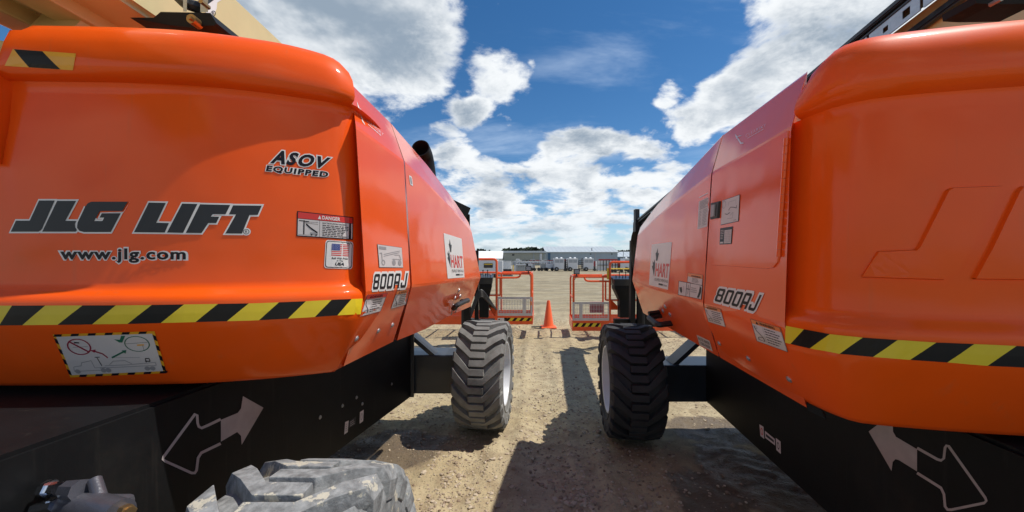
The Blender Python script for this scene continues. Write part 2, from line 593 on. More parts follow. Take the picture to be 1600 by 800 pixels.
def counterweight(parent, half, xc, profile, notch, ylip, zlip, yround):
    """half: plan points from the visible corner to the middle; mirrored about x = xc.
    notch(x): how far up the lobe reaches there"""
    full = [(p[0], p[1]) for p in half]
    full += [(2 * xc - p[0], p[1]) for p in reversed(half) if abs(p[0] - xc) > 0.02]
    cur = catmull(full, 0.035)
    n = len(cur)
    mid = Vector((xc, 2.2, 0))
    nor = []
    for i in range(n):
        d = (cur[min(n - 1, i + 1)] - cur[max(0, i - 1)]).normalized()
        v = Vector((d.y, -d.x, 0))
        if v.dot(cur[i] - mid) < 0:
            v = -v
        nor.append(v)
    rows = len(profile)
    V = []
    for i in range(n):
        zmax = notch(cur[i].x)
        for (ins, z) in profile:
            zz = z
            extra = 0.0
            if z > zmax:
                extra = min(0.3, (z - zmax) * 0.05)
                zz = zmax - 0.002 * (z - zmax)
            if z > zlip:      # the lip stops short of the side hoods
                f = min(1.0, max(0.0, (cur[i].y - ylip) / 0.05))
                extra += 0.30 * f * f * (3 - 2 * f)
                # its outer corner is drawn in towards the top
                c = min(1.0, max(0.0, (cur[i].y - yround) / 0.16))
                extra += 0.06 * c * c * max(0.0, (z - zlip) / 0.21) ** 1.2
                zz -= 0.045 * c * c * max(0.0, (z - zlip) / 0.21)
            p = cur[i] - nor[i] * (ins + extra)
            V.append((p.x, p.y, zz))
    F = []
    for i in range(n - 1):
        for j in range(rows - 1):
            F.append((i * rows + j, i * rows + j + 1, (i + 1) * rows + j + 1, (i + 1) * rows + j))
    # close the inside: top lid, bottom lid and the two ends, all joined on a spine
    top = [i * rows for i in range(n)]
    bot = [i * rows + rows - 1 for i in range(n)]
    F.append(tuple(top))
    F.append(tuple(reversed(bot)))
    F.append(tuple([0 * rows + j for j in range(rows)] + [(n - 1) * rows + j for j in reversed(range(rows))]))
    o = mesh('counterweight', V, F, 'orange_paint', parent)
    bm = bmesh.new()
    bm.from_mesh(o.data)
    bmesh.ops.recalc_face_normals(bm, faces=bm.faces)
    bmesh.ops.triangulate(bm, faces=bm.faces[:])
    bm.to_mesh(o.data)
    bm.free()
    o.data.shade_smooth()
    o.data.set_sharp_from_angle(angle=math.radians(38))
    return o


def bvh_of(objs):
    V, F = [], []
    for o in objs:
        k = len(V)
        w = world_loc(o)
        V += [v.co + w for v in o.data.vertices]
        F += [tuple(i + k for i in p.vertices) for p in o.data.polygons]
    return BVHTree.FromPolygons(V, F)


CAMP = Vector((0, 0, CAMH))


def cast(bvh, px, py, off=0.0015):
    d = Vector(((px - CX) / FPX, 1.0, (HOR - py) / FPX)).normalized()
    hit, nor, idx, dist = bvh.ray_cast(CAMP, d)
    if hit is None:
        return None
    if nor.dot(d) > 0:
        nor = -nor
    return hit + nor * off


FONT_CACHE = {}


def text_shape(s, bold=0.0, shear=0.0, gap=1.0, res=3):
    key = (s, bold, shear, gap)
    if key in FONT_CACHE:
        return FONT_CACHE[key]
    cu = bpy.data.curves.new('lettering_source', 'FONT')
    cu.body = s
    cu.size = 1.0
    cu.offset = bold
    cu.shear = shear
    cu.space_character = gap
    cu.resolution_u = res
    ob = bpy.data.objects.new('lettering_source', cu)
    COL.objects.link(ob)
    bpy.context.view_layer.update()
    me = ob.evaluated_get(bpy.context.evaluated_depsgraph_get()).to_mesh()
    V = [(v.co.x, v.co.y) for v in me.vertices]
    F = [tuple(p.vertices) for p in me.polygons]
    ob.to_mesh_clear()
    bpy.data.objects.remove(ob)
    bpy.data.curves.remove(cu)
    FONT_CACHE[key] = (V, F)
    return V, F


def grow(poly, d):
    """polygon pushed outwards by d (mitred)"""
    n = len(poly)
    area = sum(poly[i][0] * poly[(i + 1) % n][1] - poly[(i + 1) % n][0] * poly[i][1] for i in range(n))
    sg = 1 if area > 0 else -1
    out = []
    for i in range(n):
        a, b, c = (Vector(poly[i - 1]), Vector(poly[i]), Vector(poly[(i + 1) % n]))
        e, f = (b - a).normalized(), (c - b).normalized()
        n1, n2 = Vector((e.y, -e.x)) * sg, Vector((f.y, -f.x)) * sg
        m = n1 + n2
        if m.length < 1e-6:
            m = n1
        m.normalize()
        k = d / max(0.45, m.dot(n1))
        out.append((b.x + m.x * k, b.y + m.y * k))
    return out


class Decal:
    """flat print laid on the machine's skin. Unit square: u to the right, v upwards."""
    def __init__(self, name, parent, bvh, quad, mats, curved=False, base=0.0016):
        self.name, self.parent, self.bvh, self.q = name, parent, bvh, quad
        self.mats = mats
        self.curved, self.base = curved, base
        self.V, self.F, self.M = [], [], []

    def px(self, u, v):
        tl, tr, br, bl = self.q
        x = (bl[0] * (1 - u) + br[0] * u) * (1 - v) + (tl[0] * (1 - u) + tr[0] * u) * v
        y = (bl[1] * (1 - u) + br[1] * u) * (1 - v) + (tl[1] * (1 - u) + tr[1] * u) * v
        return x, y

    def raw(self, V2, F, m, layer):
        bm = bmesh.new()
        vs = [bm.verts.new((x, y, 0)) for x, y in V2]
        for f in F:
            try:
                bm.faces.new([vs[i] for i in f])
            except ValueError:
                pass
        if True:
            bmesh.ops.triangulate(bm, faces=bm.faces[:])
            for it in range(5):
                long_e = [e for e in bm.edges if math.dist(self.px(*e.verts[0].co[:2]), self.px(*e.verts[1].co[:2])) > 9]
                if not long_e:
                    break
                bmesh.ops.subdivide_edges(bm, edges=long_e, cuts=1)
                bmesh.ops.triangulate(bm, faces=bm.faces[:])
        bm.verts.index_update()
        k = len(self.V)
        ok = {}
        for v in bm.verts:
            h = cast(self.bvh, *self.px(v.co.x, v.co.y), off=(0.0015 if self.curved else self.base) + (0.0005 if self.curved else 0.0009) * layer)
            ok[v.index] = h is not None
            self.V.append(h if h is not None else Vector((0, 0, 0)))
        if m not in self.mats:
            self.mats = self.mats + [m]
        mi = self.mats.index(m)
        for f in bm.faces:
            ids = [v.index for v in f.verts]
            if all(ok[i] for i in ids):
                pts = [self.V[k + i] for i in ids]
                nrm = (pts[1] - pts[0]).cross(pts[2] - pts[0])
                if nrm.dot(CAMP - pts[0]) < 0:
                    ids.reverse()
                self.F.append(tuple(k + i for i in ids))
                self.M.append(mi)
        bm.free()
        return self

    def poly(self, pts, m, layer=0):
        tri = tessellate_polygon([[Vector((p[0], p[1], 0)) for p in pts]])
        return self.raw(pts, [tuple(t) for t in tri], m, layer)

    def rect(self, u0, v0, u1, v1, m, layer=0):
        return self.raw([(u0, v0), (u1, v0), (u1, v1), (u0, v1)], [(0, 1, 2, 3)], m, layer)

    def frame(self, m, w=0.02, h=None, layer=1):
        h = h or w
        self.rect(0, 0, 1, h, m, layer)
        self.rect(0, 1 - h, 1, 1, m, layer)
        self.rect(0, h, w, 1 - h, m, layer)
        self.rect(1 - w, h, 1, 1 - h, m, layer)
        return self

    def round_rect(self, u0, v0, u1, v1, ru, rv, m, layer=0):
        pts = []
        for cx, cy, a0 in ((u1 - ru, v1 - rv, 0), (u0 + ru, v1 - rv, 90), (u0 + ru, v0 + rv, 180), (u1 - ru, v0 + rv, 270)):
            for k in range(5):
                a = math.radians(a0 + k * 22.5)
                pts.append((cx + ru * math.cos(a), cy + rv * math.sin(a)))
        return self.poly(pts, m, layer)

    def ring(self, cu, cv, ru, rv, m, layer=1, t=0.15, n=24):
        V2 = []
        for k in range(n):
            a = 2 * math.pi * k / n
            V2.append((cu + ru * math.cos(a), cv + rv * math.sin(a)))
            V2.append((cu + ru * (1 - t) * math.cos(a), cv + rv * (1 - t) * math.sin(a)))
        F = [(2 * k, 2 * ((k + 1) % n), 2 * ((k + 1) % n) + 1, 2 * k + 1) for k in range(n)]
        return self.raw(V2, F, m, layer)

    def disc(self, cu, cv, ru, rv, m, layer=1, n=20):
        return self.poly([(cu + ru * math.cos(2 * math.pi * k / n), cv + rv * math.sin(2 * math.pi * k / n)) for k in range(n)], m, layer)

    def line(self, pts, w, m, layer=1, asp=1.0):
        """stroke in unit coords; asp = width/height of the decal so strokes keep their weight"""
        V2, F = [], []
        for a, b in zip(pts, pts[1:]):
            dx, dy = (b[0] - a[0]) * asp, b[1] - a[1]
            L = math.hypot(dx, dy) or 1
            nx, ny = -dy / L * w / 2 / asp, dx / L * w / 2
            k = len(V2)
            V2 += [(a[0] + nx, a[1] + ny), (b[0] + nx, b[1] + ny), (b[0] - nx, b[1] - ny), (a[0] - nx, a[1] - ny)]
            F.append((k, k + 1, k + 2, k + 3))
        return self.raw(V2, F, m, layer)

    def text(self, s, u0, v0, u1, v1, m, layer=1, bold=0.0, shear=0.0, gap=1.0, ref=None):
        V, F = text_shape(s, bold, shear, gap)
        RV = V if ref is None else text_shape(s, ref, shear, gap)[0]
        x0, x1 = min(p[0] for p in RV), max(p[0] for p in RV)
        y0, y1 = min(p[1] for p in RV), max(p[1] for p in RV)
        W = [(u0 + (x - x0) / (x1 - x0) * (u1 - u0), v0 + (y - y0) / (y1 - y0) * (v1 - v0)) for x, y in V]
        return self.raw(W, F, m, layer)

    def small_lines(self, u0, v0, u1, v1, n, m, layer=1, seed=1, fill=0.5):
        r = random.Random(seed)
        h = (v1 - v0) / n
        for i in range(n):
            y = v1 - (i + 0.5) * h
            x = u0
            end = u1 - r.random() * 0.35 * (u1 - u0)
            while x < end:
                w = (u1 - u0) * (0.06 + 0.12 * r.random())
                self.rect(x, y - h * fill / 2, min(x + w, end), y + h * fill / 2, m, layer)
                x += w + (u1 - u0) * 0.025
        return self

    def build(self):
        o = mesh(self.name, self.V, self.F, self.mats, self.parent, self.M)
        return o


def plate(name, parent, bvh, pts, matname, t=0.004, sub=0, base=-0.001):
    """a thin panel of thickness t laid on the skin, outline given as survey points"""
    n = len(pts)
    front = [cast(bvh, x, y, base + t) for x, y in pts]
    g = grow(pts, 0.6)
    back = [cast(bvh, x, y, base) or f for (x, y), f in zip(g, front)]
    tri = tessellate_polygon([[Vector((p[0], p[1], 0)) for p in pts]])
    F = [tuple(x) for x in tri] + [(i, (i + 1) % n, n + (i + 1) % n, n + i) for i in range(n)]
    F.append(tuple(n + i for i in range(n)))
    o = mesh(name, front + back, F, matname, parent)
    return fix_normals(o)


# ------------------------------------------------------------------ wheels
def make_tyre_mesh(name, matname, R=0.5, hw=0.215):
    g = G()
    carc = [(-0.185, 0.283), (-0.195, 0.305), (-0.212, 0.355), (-0.214, 0.405), (-0.200, 0.440), (-0.15, 0.455), (0, 0.459),
            (0.15, 0.455), (0.200, 0.440), (0.214, 0.405), (0.212, 0.355), (0.195, 0.305), (0.185, 0.283)]
    n = 84
    g.lathe(carc, 'X', n)
    # raised ring round the sidewall
    for s in (-1, 1):
        g.lathe([(s * 0.2085, 0.338), (s * 0.2165, 0.342), (s * 0.2165, 0.348), (s * 0.2115, 0.352)], 'X', 48)
    N = 21
    pit = 2 * math.pi / N

    def pt(x, r, phi):
        return (x, -math.cos(phi) * r, math.sin(phi) * r)
    for side in (-1, 1):
        for i in range(N):
            ph = i * pit + (pit / 2 if side > 0 else 0)
            #       x,    lo,    hi,   r top, r base
            sec = [(-0.066, -0.008, 0.106, R - 0.000, R - 0.046),
                   (0.060, -0.008, 0.110, R - 0.000, R - 0.046),
                   (0.140, 0.132, 0.278, R - 0.003, R - 0.050),
                   (0.203, 0.240, 0.420, R - 0.012, R - 0.062),
                   (0.2235, 0.262, 0.440, R - 0.050, R - 0.075),
                   (0.2190, 0.280, 0.430, R - 0.105, R - 0.110)]
            V, F = [], []
            for j, (x, lo, hi, rt, rb) in enumerate(sec):
                xs = x * side
                xb = xs if j < 4 else side * 0.200
                d = 0.012
                V += [pt(xb, rb, ph + lo - d), pt(xs, rt, ph + lo + d * 0.4), pt(xs, rt, ph + hi - d * 0.4), pt(xb, rb, ph + hi + d)]
            for j in range(len(sec) - 1):
                a, b = j * 4, (j + 1) * 4
                for k in range(3):
                    F.append((a + k, a + k + 1, b + k + 1, b + k))
            F.append((0, 1, 2, 3))
            e = (len(sec) - 1) * 4
            F.append((e + 3, e + 2, e + 1, e))
            g.add(V, F)
    me = bpy.data.meshes.new(name)
    me.from_pydata(g.V, [], g.F)
    me.materials.append(MATS[matname])
    bm = bmesh.new()
    bm.from_mesh(me)
    bmesh.ops.recalc_face_normals(bm, faces=bm.faces)
    # soften the rubber edges of the lugs
    hard = [e for e in bm.edges if len(e.link_faces) == 2 and e.calc_face_angle(0) > 0.6 and e.calc_length() > 0.02]
    bmesh.ops.bevel(bm, geom=hard, offset=0.0055, segments=2, affect='EDGES', profile=0.5, clamp_overlap=True)
    for f in bm.faces:
        f.smooth = True
    bm.to_mesh(me)
    bm.free()
    me.set_sharp_from_angle(angle=math.radians(30))
    return me


def make_rim_mesh():
    g = G()
    prof = [(0.190, 0.300), (0.200, 0.292), (0.198, 0.280), (0.175, 0.272), (0.12, 0.262), (0.085, 0.255), (0.070, 0.235),
            (0.066, 0.205), (0.085, 0.165), (0.088, 0.135), (0.088, 0.110), (0.125, 0.100), (0.130, 0.070), (0.131, 0.0)]
    g.lathe(prof, 'X', 40)
    g.lathe([(-0.190, 0.300), (-0.200, 0.292), (-0.175, 0.270), (-0.05, 0.25), (-0.05, 0.0)], 'X', 40)
    for k in range(10):
        a = 2 * math.pi * k / 10
        g.lathe([(0.086, 0.011), (0.104, 0.011), (0.108, 0.007), (0.108, 0.0)], 'X', 6, (0, 0.142 * math.cos(a), 0.142 * math.sin(a)))
    me = bpy.data.meshes.new('rim')
    me.from_pydata(g.V, [], g.F)
    me.materials.append(MATS['rim_grey'])
    bm = bmesh.new()
    bm.from_mesh(me)
    bmesh.ops.recalc_face_normals(bm, faces=bm.faces)
    bm.to_mesh(me)
    bm.free()
    me.shade_smooth()
    me.set_sharp_from_angle(angle=math.radians(32))
    return me


RIM = make_rim_mesh()
TYRE = {k: make_tyre_mesh('tyre', k) for k in ('rubber_black', 'rubber_grey', 'rubber_muddy')}


def wheel(parent, c, yaw, rubber, flip=False, roll=0.0):
    """wheel > tyre; its hub face looks along +X (or -X when flipped)"""
    w = bpy.data.objects.new('wheel', RIM)
    COL.objects.link(w)
    w.parent = parent
    w.location = Vector(c) - Vector(parent.location)
    w.rotation_euler = (0, 0, -yaw + (math.pi if flip else 0))
    t = bpy.data.objects.new('tyre', TYRE[rubber])
    COL.objects.link(t)
    t.parent = w
    # the tread keeps its direction on either side
    t.rotation_euler = (roll, 0, math.pi if flip else 0)
    wn = t.modifiers.new('normals', 'WEIGHTED_NORMAL')
    wn.keep_sharp = True
    wn.weight = 90
    return w


# ================================================================== GROUND
def ground_height(x, y):
    h = 0.0
    near = max(0.0, 1.0 - max(0.0, y - 9.0) / 8.0) if y > 9 else 1.0
    p = Vector((x, y, 0))
    h += 0.022 * near * mnoise.noise(p * 0.9)
    h += 0.012 * near * mnoise.noise(p * 3.1 + Vector((7, 3, 0)))
    h += 0.007 * near * mnoise.noise(p * 9.0 + Vector((1, 9, 0)))
    # ridge pushed up between two old wheel tracks
    cx = -0.42 + 0.09 * (y - 3.0)
    h += 0.030 * near * math.exp(-((x - cx) / 0.07) ** 2) * (0.6 + 0.4 * mnoise.noise(p * 4))
    h -= 0.014 * near * math.exp(-((x - cx - 0.25) / 0.17) ** 2)
    # chevron tread marks pressed into the mud beside the right chassis
    if 1.40 < x < 2.1 and 1.2 < y < 3.3:
        t = ((y + 0.5 * abs(x - 1.74)) / 0.15) % 1.0
        e = max(0.0, min(1.0, (0.30 - abs(x - 1.74)) / 0.05))
        h += 0.011 * e * (max(0.0, min(1.0, (0.34 - abs(t - 0.5)) / 0.10)) - 0.6) * (0.6 + 0.8 * mnoise.noise(p * 2.5))
    if -1.7 < x < -0.3 and 2.5 < y < 4.2 or 0.8 < x < 2.2 and 1.5 < y < 4.3:
        h += 0.012 * mnoise.noise(p * 6.5 + Vector((4, 4, 4)))
    # shallow wheel tracks that run between the machines
    for (tx, k) in ((0.12, 0.05), (0.62, 0.10), (-0.75, 0.12)):
        d = (x - tx - k * y) / 0.16
        if abs(d) < 2.5:
            h += near * (-0.020 * math.exp(-d * d * 1.6) + 0.014 * math.exp(-(abs(d) - 1.35) ** 2 * 9))
            if abs(d) < 1:
                h += near * 0.007 * (1 if ((y + 0.4 * abs(x - tx - k * y)) / 0.11) % 1.0 < 0.5 else -1) * (0.5 + mnoise.noise(p * 1.7))
    return h


def build_ground():
    def axis(lo, hi, step, far, start):
        a = list(np.arange(lo, hi + step / 2, step))
        s = step
        x = hi
        up = []
        while x < far:
            s *= 1.28
            x += s
            up.append(x)
        s, x, dn = step, lo, []
        while x > -far:
            s *= 1.28
            x -= s
            dn.append(x)
        return list(reversed(dn)) + a + up
    xs = axis(-2.6, 3.0, 0.032, 1500, 0)
    ys = axis(1.4, 9.5, 0.036, 1500, 0)
    V = []
    for y in ys:
        for x in xs:
            if -6 < x < 7 and -2 < y < 17:
                V.append((x, y, ground_height(x, y)))
            else:
                V.append((x, y, 0.0))
    nx = len(xs)
    F = [(j * nx + i, j * nx + i + 1, (j + 1) * nx + i + 1, (j + 1) * nx + i) for j in range(len(ys) - 1) for i in range(nx - 1)]
    mesh('ground', V, F, 'gravel_sand', smooth=True, angle=180, kind='structure')


build_ground()


def build_stones():
    ico = bmesh.new()
    bmesh.ops.create_icosphere(ico, subdivisions=1, radius=1)
    iv = np.array([v.co[:] for v in ico.verts])
    itri = np.array([[v.index for v in f.verts] for f in ico.faces])
    ico.free()
    pts = []
    r = random.Random(3)

    def put(x, y, s, tint):
        pts.append((x, y, ground_height(x, y) + s * 0.15, s, tint))
    k = 0
    while k < 15000:
        y = 1.7 + 8.5 * r.random() ** 1.15
        x = -2.2 + 4.9 * r.random() if y < 5 else -4 + 8 * r.random()
        d = mnoise.noise(Vector((x * 0.9, y * 0.9, 5))) + 0.5 * mnoise.noise(Vector((x * 3, y * 3, 8)))
        ridge = math.exp(-((x + 0.42 - 0.09 * (y - 3)) / 0.12) ** 2)
        if r.random() < 0.32 + 0.6 * d + 0.7 * ridge:
            s = 0.0042 + 0.009 * r.random() ** 2
            if r.random() < 0.06:
                s = 0.010 + 0.012 * r.random() ** 2
            put(x, y, s, r.random() ** 0.75)
            k += 1
    for (cx, cy, n, sp) in ((0.42, 2.55, 75, 0.07), (0.85, 2.45, 45, 0.12), (0.02, 3.2, 30, 0.15), (-0.35, 2.6, 60, 0.12), (0.3, 5.6, 60, 0.3)):
        for i in range(n):
            put(r.gauss(cx, sp), r.gauss(cy, sp), 0.006 + 0.014 * r.random() ** 1.5, 0.3 + 0.6 * r.random())
    n = len(pts)
    P5 = np.array(pts)
    jit = 1 + 0.28 * (rng.random((n, 12)) - 0.5) * 2
    sc3 = P5[:, 3][:, None] * np.stack([0.8 + 0.6 * rng.random(n), 0.8 + 0.6 * rng.random(n), 0.45 + 0.35 * rng.random(n)], 1)
    W = iv[None] * jit[:, :, None] * sc3[:, None, :]
    a = rng.random(n) * 6.28
    ca, sa = np.cos(a)[:, None], np.sin(a)[:, None]
    W = np.stack([W[:, :, 0] * ca - W[:, :, 1] * sa, W[:, :, 0] * sa + W[:, :, 1] * ca, W[:, :, 2]], 2) + P5[:, None, :3]
    V = W.reshape(-1, 3)
    F = (itri[None] + 12 * np.arange(n)[:, None, None]).reshape(-1, 3)
    me = bpy.data.meshes.new('gravel')
    me.from_pydata(V.tolist(), [], F.tolist())
    at = me.attributes.new('tint', 'FLOAT', 'POINT')
    at.data.foreach_set('value', np.repeat(P5[:, 4], 12))
    me.materials.append(MATS['stones'])
    o = bpy.data.objects.new('gravel', me)
    COL.objects.link(o)
    o['kind'] = 'stuff'
    o['label'] = 'loose gravel and small stones strewn over the sandy ground'


build_stones()


# ================================================================== MACHINES
def mirror_pt(p, line):
    """mirrored across the machine's upright middle plane x = a + k*y"""
    a, k = line
    n = Vector((1, -k, 0)).normalized()
    d = (p.x - a - k * p.y) / math.sqrt(1 + k * k)
    return p - n * (2 * d)


def hood_prism(name, parent, stations, inward, t_in=0.55, b_in=0.45, mid=None, matname='orange_panel'):
    """stations: [T, C, K, B] skin points from the rear to the front; closed towards the middle of the machine"""
    rows = []
    for st in stations:
        T, C, K, B = st
        back = 0.75 if st is stations[0] else 0.0
        Ti = T + Vector((inward * t_in, back, 0.0))
        Bi = B + Vector((inward * b_in, back, 0.0))
        # small fold radii at the crease and the shoulder
        def fold(a, b, c, r=0.012):
            u, v = (a - b), (c - b)
            ru, rv = min(r, u.length * .3), min(r, v.length * .3)
            return b + u.normalized() * ru, b + v.normalized() * rv
        C1, C2 = fold(T, C, K, 0.010)
        K1, K2 = fold(C, K, B, 0.008)
        T1, T2 = fold(Ti, T, C, 0.02)
        rows.append([Ti, T1, T2, C1, C2, K1, K2, B, Bi])
    n = len(rows[0])
    V = [p for r in rows for p in r]
    F = []
    for i in range(len(rows) - 1):
        for j in range(n):
            F.append((i * n + j, i * n + (j + 1) % n, (i + 1) * n + (j + 1) % n, (i + 1) * n + j))
    F.append(tuple(reversed(range(n))))
    F.append(tuple((len(rows) - 1) * n + j for j in range(n)))
    o = mesh(name, V, F, matname, parent)
    bm = bmesh.new()
    bm.from_mesh(o.data)
    bmesh.ops.recalc_face_normals(bm, faces=bm.faces)
    bmesh.ops.triangulate(bm, faces=bm.faces[:])
    bm.to_mesh(o.data)
    bm.free()
    o.data.shade_smooth()
    o.data.set_sharp_from_angle(angle=math.radians(9))
    return o


def box_between(g, quad_bottom, quad_top, mi=0):
    V = list(quad_bottom) + list(quad_top)
    g.add(V, [(3, 2, 1, 0), (4, 5, 6, 7), (0, 1, 5, 4), (1, 2, 6, 5), (2, 3, 7, 6), (3, 0, 4, 7)], mi)


def chassis(parent, a, k, mid, y0, y1, z_bot0, z_bot1, z_top):
    """long box frame: near side plane x = a + k*y, mirrored across the middle line"""
    V = []
    for (y, zb) in ((y0, z_bot0), (y1, z_bot1)):
        p, q = Vector((a + k * y, y, zb)), Vector((a + k * y, y, z_top))
        V += [p, q, mirror_pt(q, mid), mirror_pt(p, mid)]
    F = [(0, 1, 2, 3), (7, 6, 5, 4), (0, 4, 5, 1), (1, 5, 6, 2), (2, 6, 7, 3), (3, 7, 4, 0)]
    o = mesh('chassis', V, F, 'black_steel', parent)
    bm = bmesh.new()
    bm.from_mesh(o.data)
    bmesh.ops.recalc_face_normals(bm, faces=bm.faces)
    bmesh.ops.bevel(bm, geom=bm.edges[:], offset=0.012, segments=2, affect='EDGES')
    bm.to_mesh(o.data)
    bm.free()
    return o


def bolt(parent, bvh, px, py, r=0.008):
    c = cast(bvh, px, py, 0.0)
    c2 = cast(bvh, px + 1.5, py, 0.0)
    c3 = cast(bvh, px, py + 1.5, 0.0)
    n = (c2 - c).cross(c3 - c).normalized()
    if n.dot(CAMP - c) < 0:
        n = -n
    g = G()
    g.tube([c - n * 0.002, c + n * 0.006], r, 6)
    g.tube([c - n * 0.002, c + n * 0.002], r * 1.6, 10)
    return g.build('bolt', 'galvanised', parent)


def platform(parent, side, px, rows, Y=7.8, dep=0.9, k=0.08, width=2.44):
    """work platform seen end on. side = +1: its free end is on the right; px: survey x of end post, second post, tall post.
    rows: survey y of top rail, second rail, tall rail, mesh top, kick top, kick bottom, side rail"""
    xe, x2, xt = px
    yt, ys, ytall, ym, yk, yb, ysr = rows

    def at(x, y, d=0.0):
        p = P(x, y, Y)
        return Vector((p.x + k * d, Y + d, p.z))
    E = at(xe, yb).x
    far = E - side * width
    zt, zs, ztall, zm, zk, zb, zsr = [at(xe, y).z for y in (yt, ys, ytall, ym, yk, yb, ysr)]
    X2, XT = at(x2, yb).x, at(xt, yb).x

    def q(x, d, z):
        return Vector((x + k * d, Y + d, z))
    # kick plate tray with floor
    g = G()
    lo = min(E, far)
    hi = max(E, far)
    box_between(g, [q(lo, 0, zb), q(hi, 0, zb), q(hi, 0.012, zb), q(lo, 0.012, zb)], [q(lo, 0, zk), q(hi, 0, zk), q(hi, 0.012, zk), q(lo, 0.012, zk)])
    box_between(g, [q(lo, dep, zb), q(hi, dep, zb), q(hi, dep + .012, zb), q(lo, dep + .012, zb)], [q(lo, dep, zk), q(hi, dep, zk), q(hi, dep + .012, zk), q(lo, dep + .012, zk)])
    for xx in (lo, hi - 0.012):
        box_between(g, [q(xx, 0.012, zb), q(xx + .012, 0.012, zb), q(xx + .012, dep, zb), q(xx, dep, zb)], [q(xx, .012, zk), q(xx + .012, .012, zk), q(xx + .012, dep, zk), q(xx, dep, zk)])
    kick = g.build('platform', 'orange_rail', parent)
    g = G()
    for i in range(26):
        d0 = 0.02 + i * (dep - 0.05) / 26
        g.tube([q(lo + .02, d0, zb + .04), q(hi - .02, d0, zb + .04)], 0.0035, 4)
    for i in range(7):
        xx = lo + .03 + i * (hi - lo - .06) / 6
        g.beam(q(xx, .02, zb + .02), q(xx, dep - .02, zb + .02), .03, .03)
    fl = g.build('floor', 'steel_mesh', kick)
    r = 0.020
    s = side

    def rail(pts, rad=r, rr=0.09, name='rail'):
        return G().tube(bez(pts, 5, rr), rad, 8).build(name, 'orange_rail', kick, smooth=True)
    e = E - s * 0.03
    # free end: post bending into the top rail, up to the tall post
    rail([q(e, 0.02, zk), q(e, 0.02, zt), q(XT + s * 0.02, 0.02, zt)], r * 1.15, 0.05)
    rail([q(e, dep - .02, zk), q(e, dep - .02, zt), q(XT + s * 0.02, dep - .02, zt)], r, 0.08)
    rail([q(e, 0.02, zt), q(e, dep - .02, zt)], r * 0.95)
    rail([q(e, 0.02, (zt + zk) / 2), q(e, dep - .02, (zt + zk) / 2)], r * 0.8)
    # tall frame in the middle
    XO = far + s * 0.75
    rail([q(XT, 0.0, zk), q(XT, 0.0, ztall), q(XO, 0.0, ztall), q(XO, 0.0, zk)], r * 1.2, 0.07)
    rail([q(XT, dep, zk), q(XT, dep, ztall - .3), q(XO, dep, ztall - .3), q(XO, dep, zk)], r, 0.07)
    # second rail that curves up to the top rail
    xc = E - s * 0.27
    rail([q(XT, 0.0, zs), q(xc, 0.0, zs), q(xc + s * 0.02, 0.0, zt)], r * 0.95, 0.12)
    rail([q(X2, 0.02, zs), q(X2, 0.02, zsr)], r * 0.9, name='post')
    rail([q(X2, 0.02, zsr), q(XO, 0.02, zsr)], r * 0.9)
    rail([q(far + s * .03, 0.02, zk), q(far + s * .03, 0.02, zt), q(XO, 0.02, zt)], r, 0.08)
    rail([q(far + s * .03, 0.02, zsr), q(XO, 0.02, zsr)], r * 0.9)
    # mesh gate panel
    mg = G()
    a, b = sorted((E - s * 0.005, XT + s * 0.0))
    zbt = zk + 0.004

    def bar(x0, x1, z0, z1, d0=-0.012, d1=0.006):
        box_between(mg, [q(x0, d0, z0), q(x1, d0, z0), q(x1, d1, z0), q(x0, d1, z0)], [q(x0, d0, z1), q(x1, d0, z1), q(x1, d1, z1), q(x0, d1, z1)])
    bar(a, b, zm - 0.045, zm)
    bar(a, b, zbt, zbt + 0.05)
    fe = 0.035
    bar(a, a + fe, zbt + .05, zm - .045)
    bar(b - fe, b, zbt + .05, zm - .045)
    v = E - s * (0.17 if side > 0 else 0.18)
    bar(v - 0.032, v + 0.032, zbt + .05, zm - .045)
    gate = mg.build('mesh_panel', 'steel_mesh', kick)
    wg = G()
    x = a + 0.04
    while x < b - 0.03:
        wg.tube([q(x, -0.003, zbt + .04), q(x, -0.003, zm - .04)], 0.004, 4)
        x += 0.032
    z = zbt + 0.08
    while z < zm - 0.05:
        wg.tube([q(a + .03, 0.001, z), q(b - .03, 0.001, z)], 0.0028, 4)
        z += 0.075
    wg.build('wire_grid', 'steel_mesh', kick)
    # hazard tape and a paper label on the kick plate
    hz = G()
    zt0, zt1 = zb + (zk - zb) * 0.40, zb + (zk - zb) * 0.76
    L = 0.56
    x0 = E - s * 0.02
    yy = -0.003

    def hq(xa, xb, za, zc, sl, mi, yv):
        hz.add([q(xa, yv, za), q(xb, yv, za), q(xb + sl, yv, zc), q(xa + sl, yv, zc)], [(0, 1, 2, 3)] if True else [], mi)
    if s > 0:
        xa, xb = x0 - L, x0
    else:
        xa, xb = x0, x0 + L
    hq(xa, xb, zt0, zt1, 0, 0, yy)
    n = 4
    for i in range(n):
        u = xa + (i + 0.12) * L / n
        hq(u, u + L / n * 0.45, zt0, zt1, L / n * 0.38, 1, yy - 0.002)
    hz.build('hazard_tape', ['tape_yellow', 'tape_black'], kick)
    for xq in ((XT + s * 0.02), (XO + s * 0.30)):
        lb = G()
        lb.add([q(xq, -0.003, zt0), q(xq + .19, -0.003, zt0), q(xq + .19, -0.003, zt1), q(xq, -0.003, zt1)], [(0, 1, 2, 3)], 0)
        lb.add([q(xq + .015, -0.005, zt0 + .02), q(xq + .05, -0.005, zt0 + .02), q(xq + .05, -0.005, zt1 - .02), q(xq + .015, -0.005, zt1 - .02)], [(0, 1, 2, 3)], 1)
        lb.add([q(xq + .065, -0.005, zt0 + .03), q(xq + .17, -0.005, zt0 + .03), q(xq + .17, -0.005, zt1 - .03), q(xq + .065, -0.005, zt1 - .03)], [(0, 1, 2, 3)], 2)
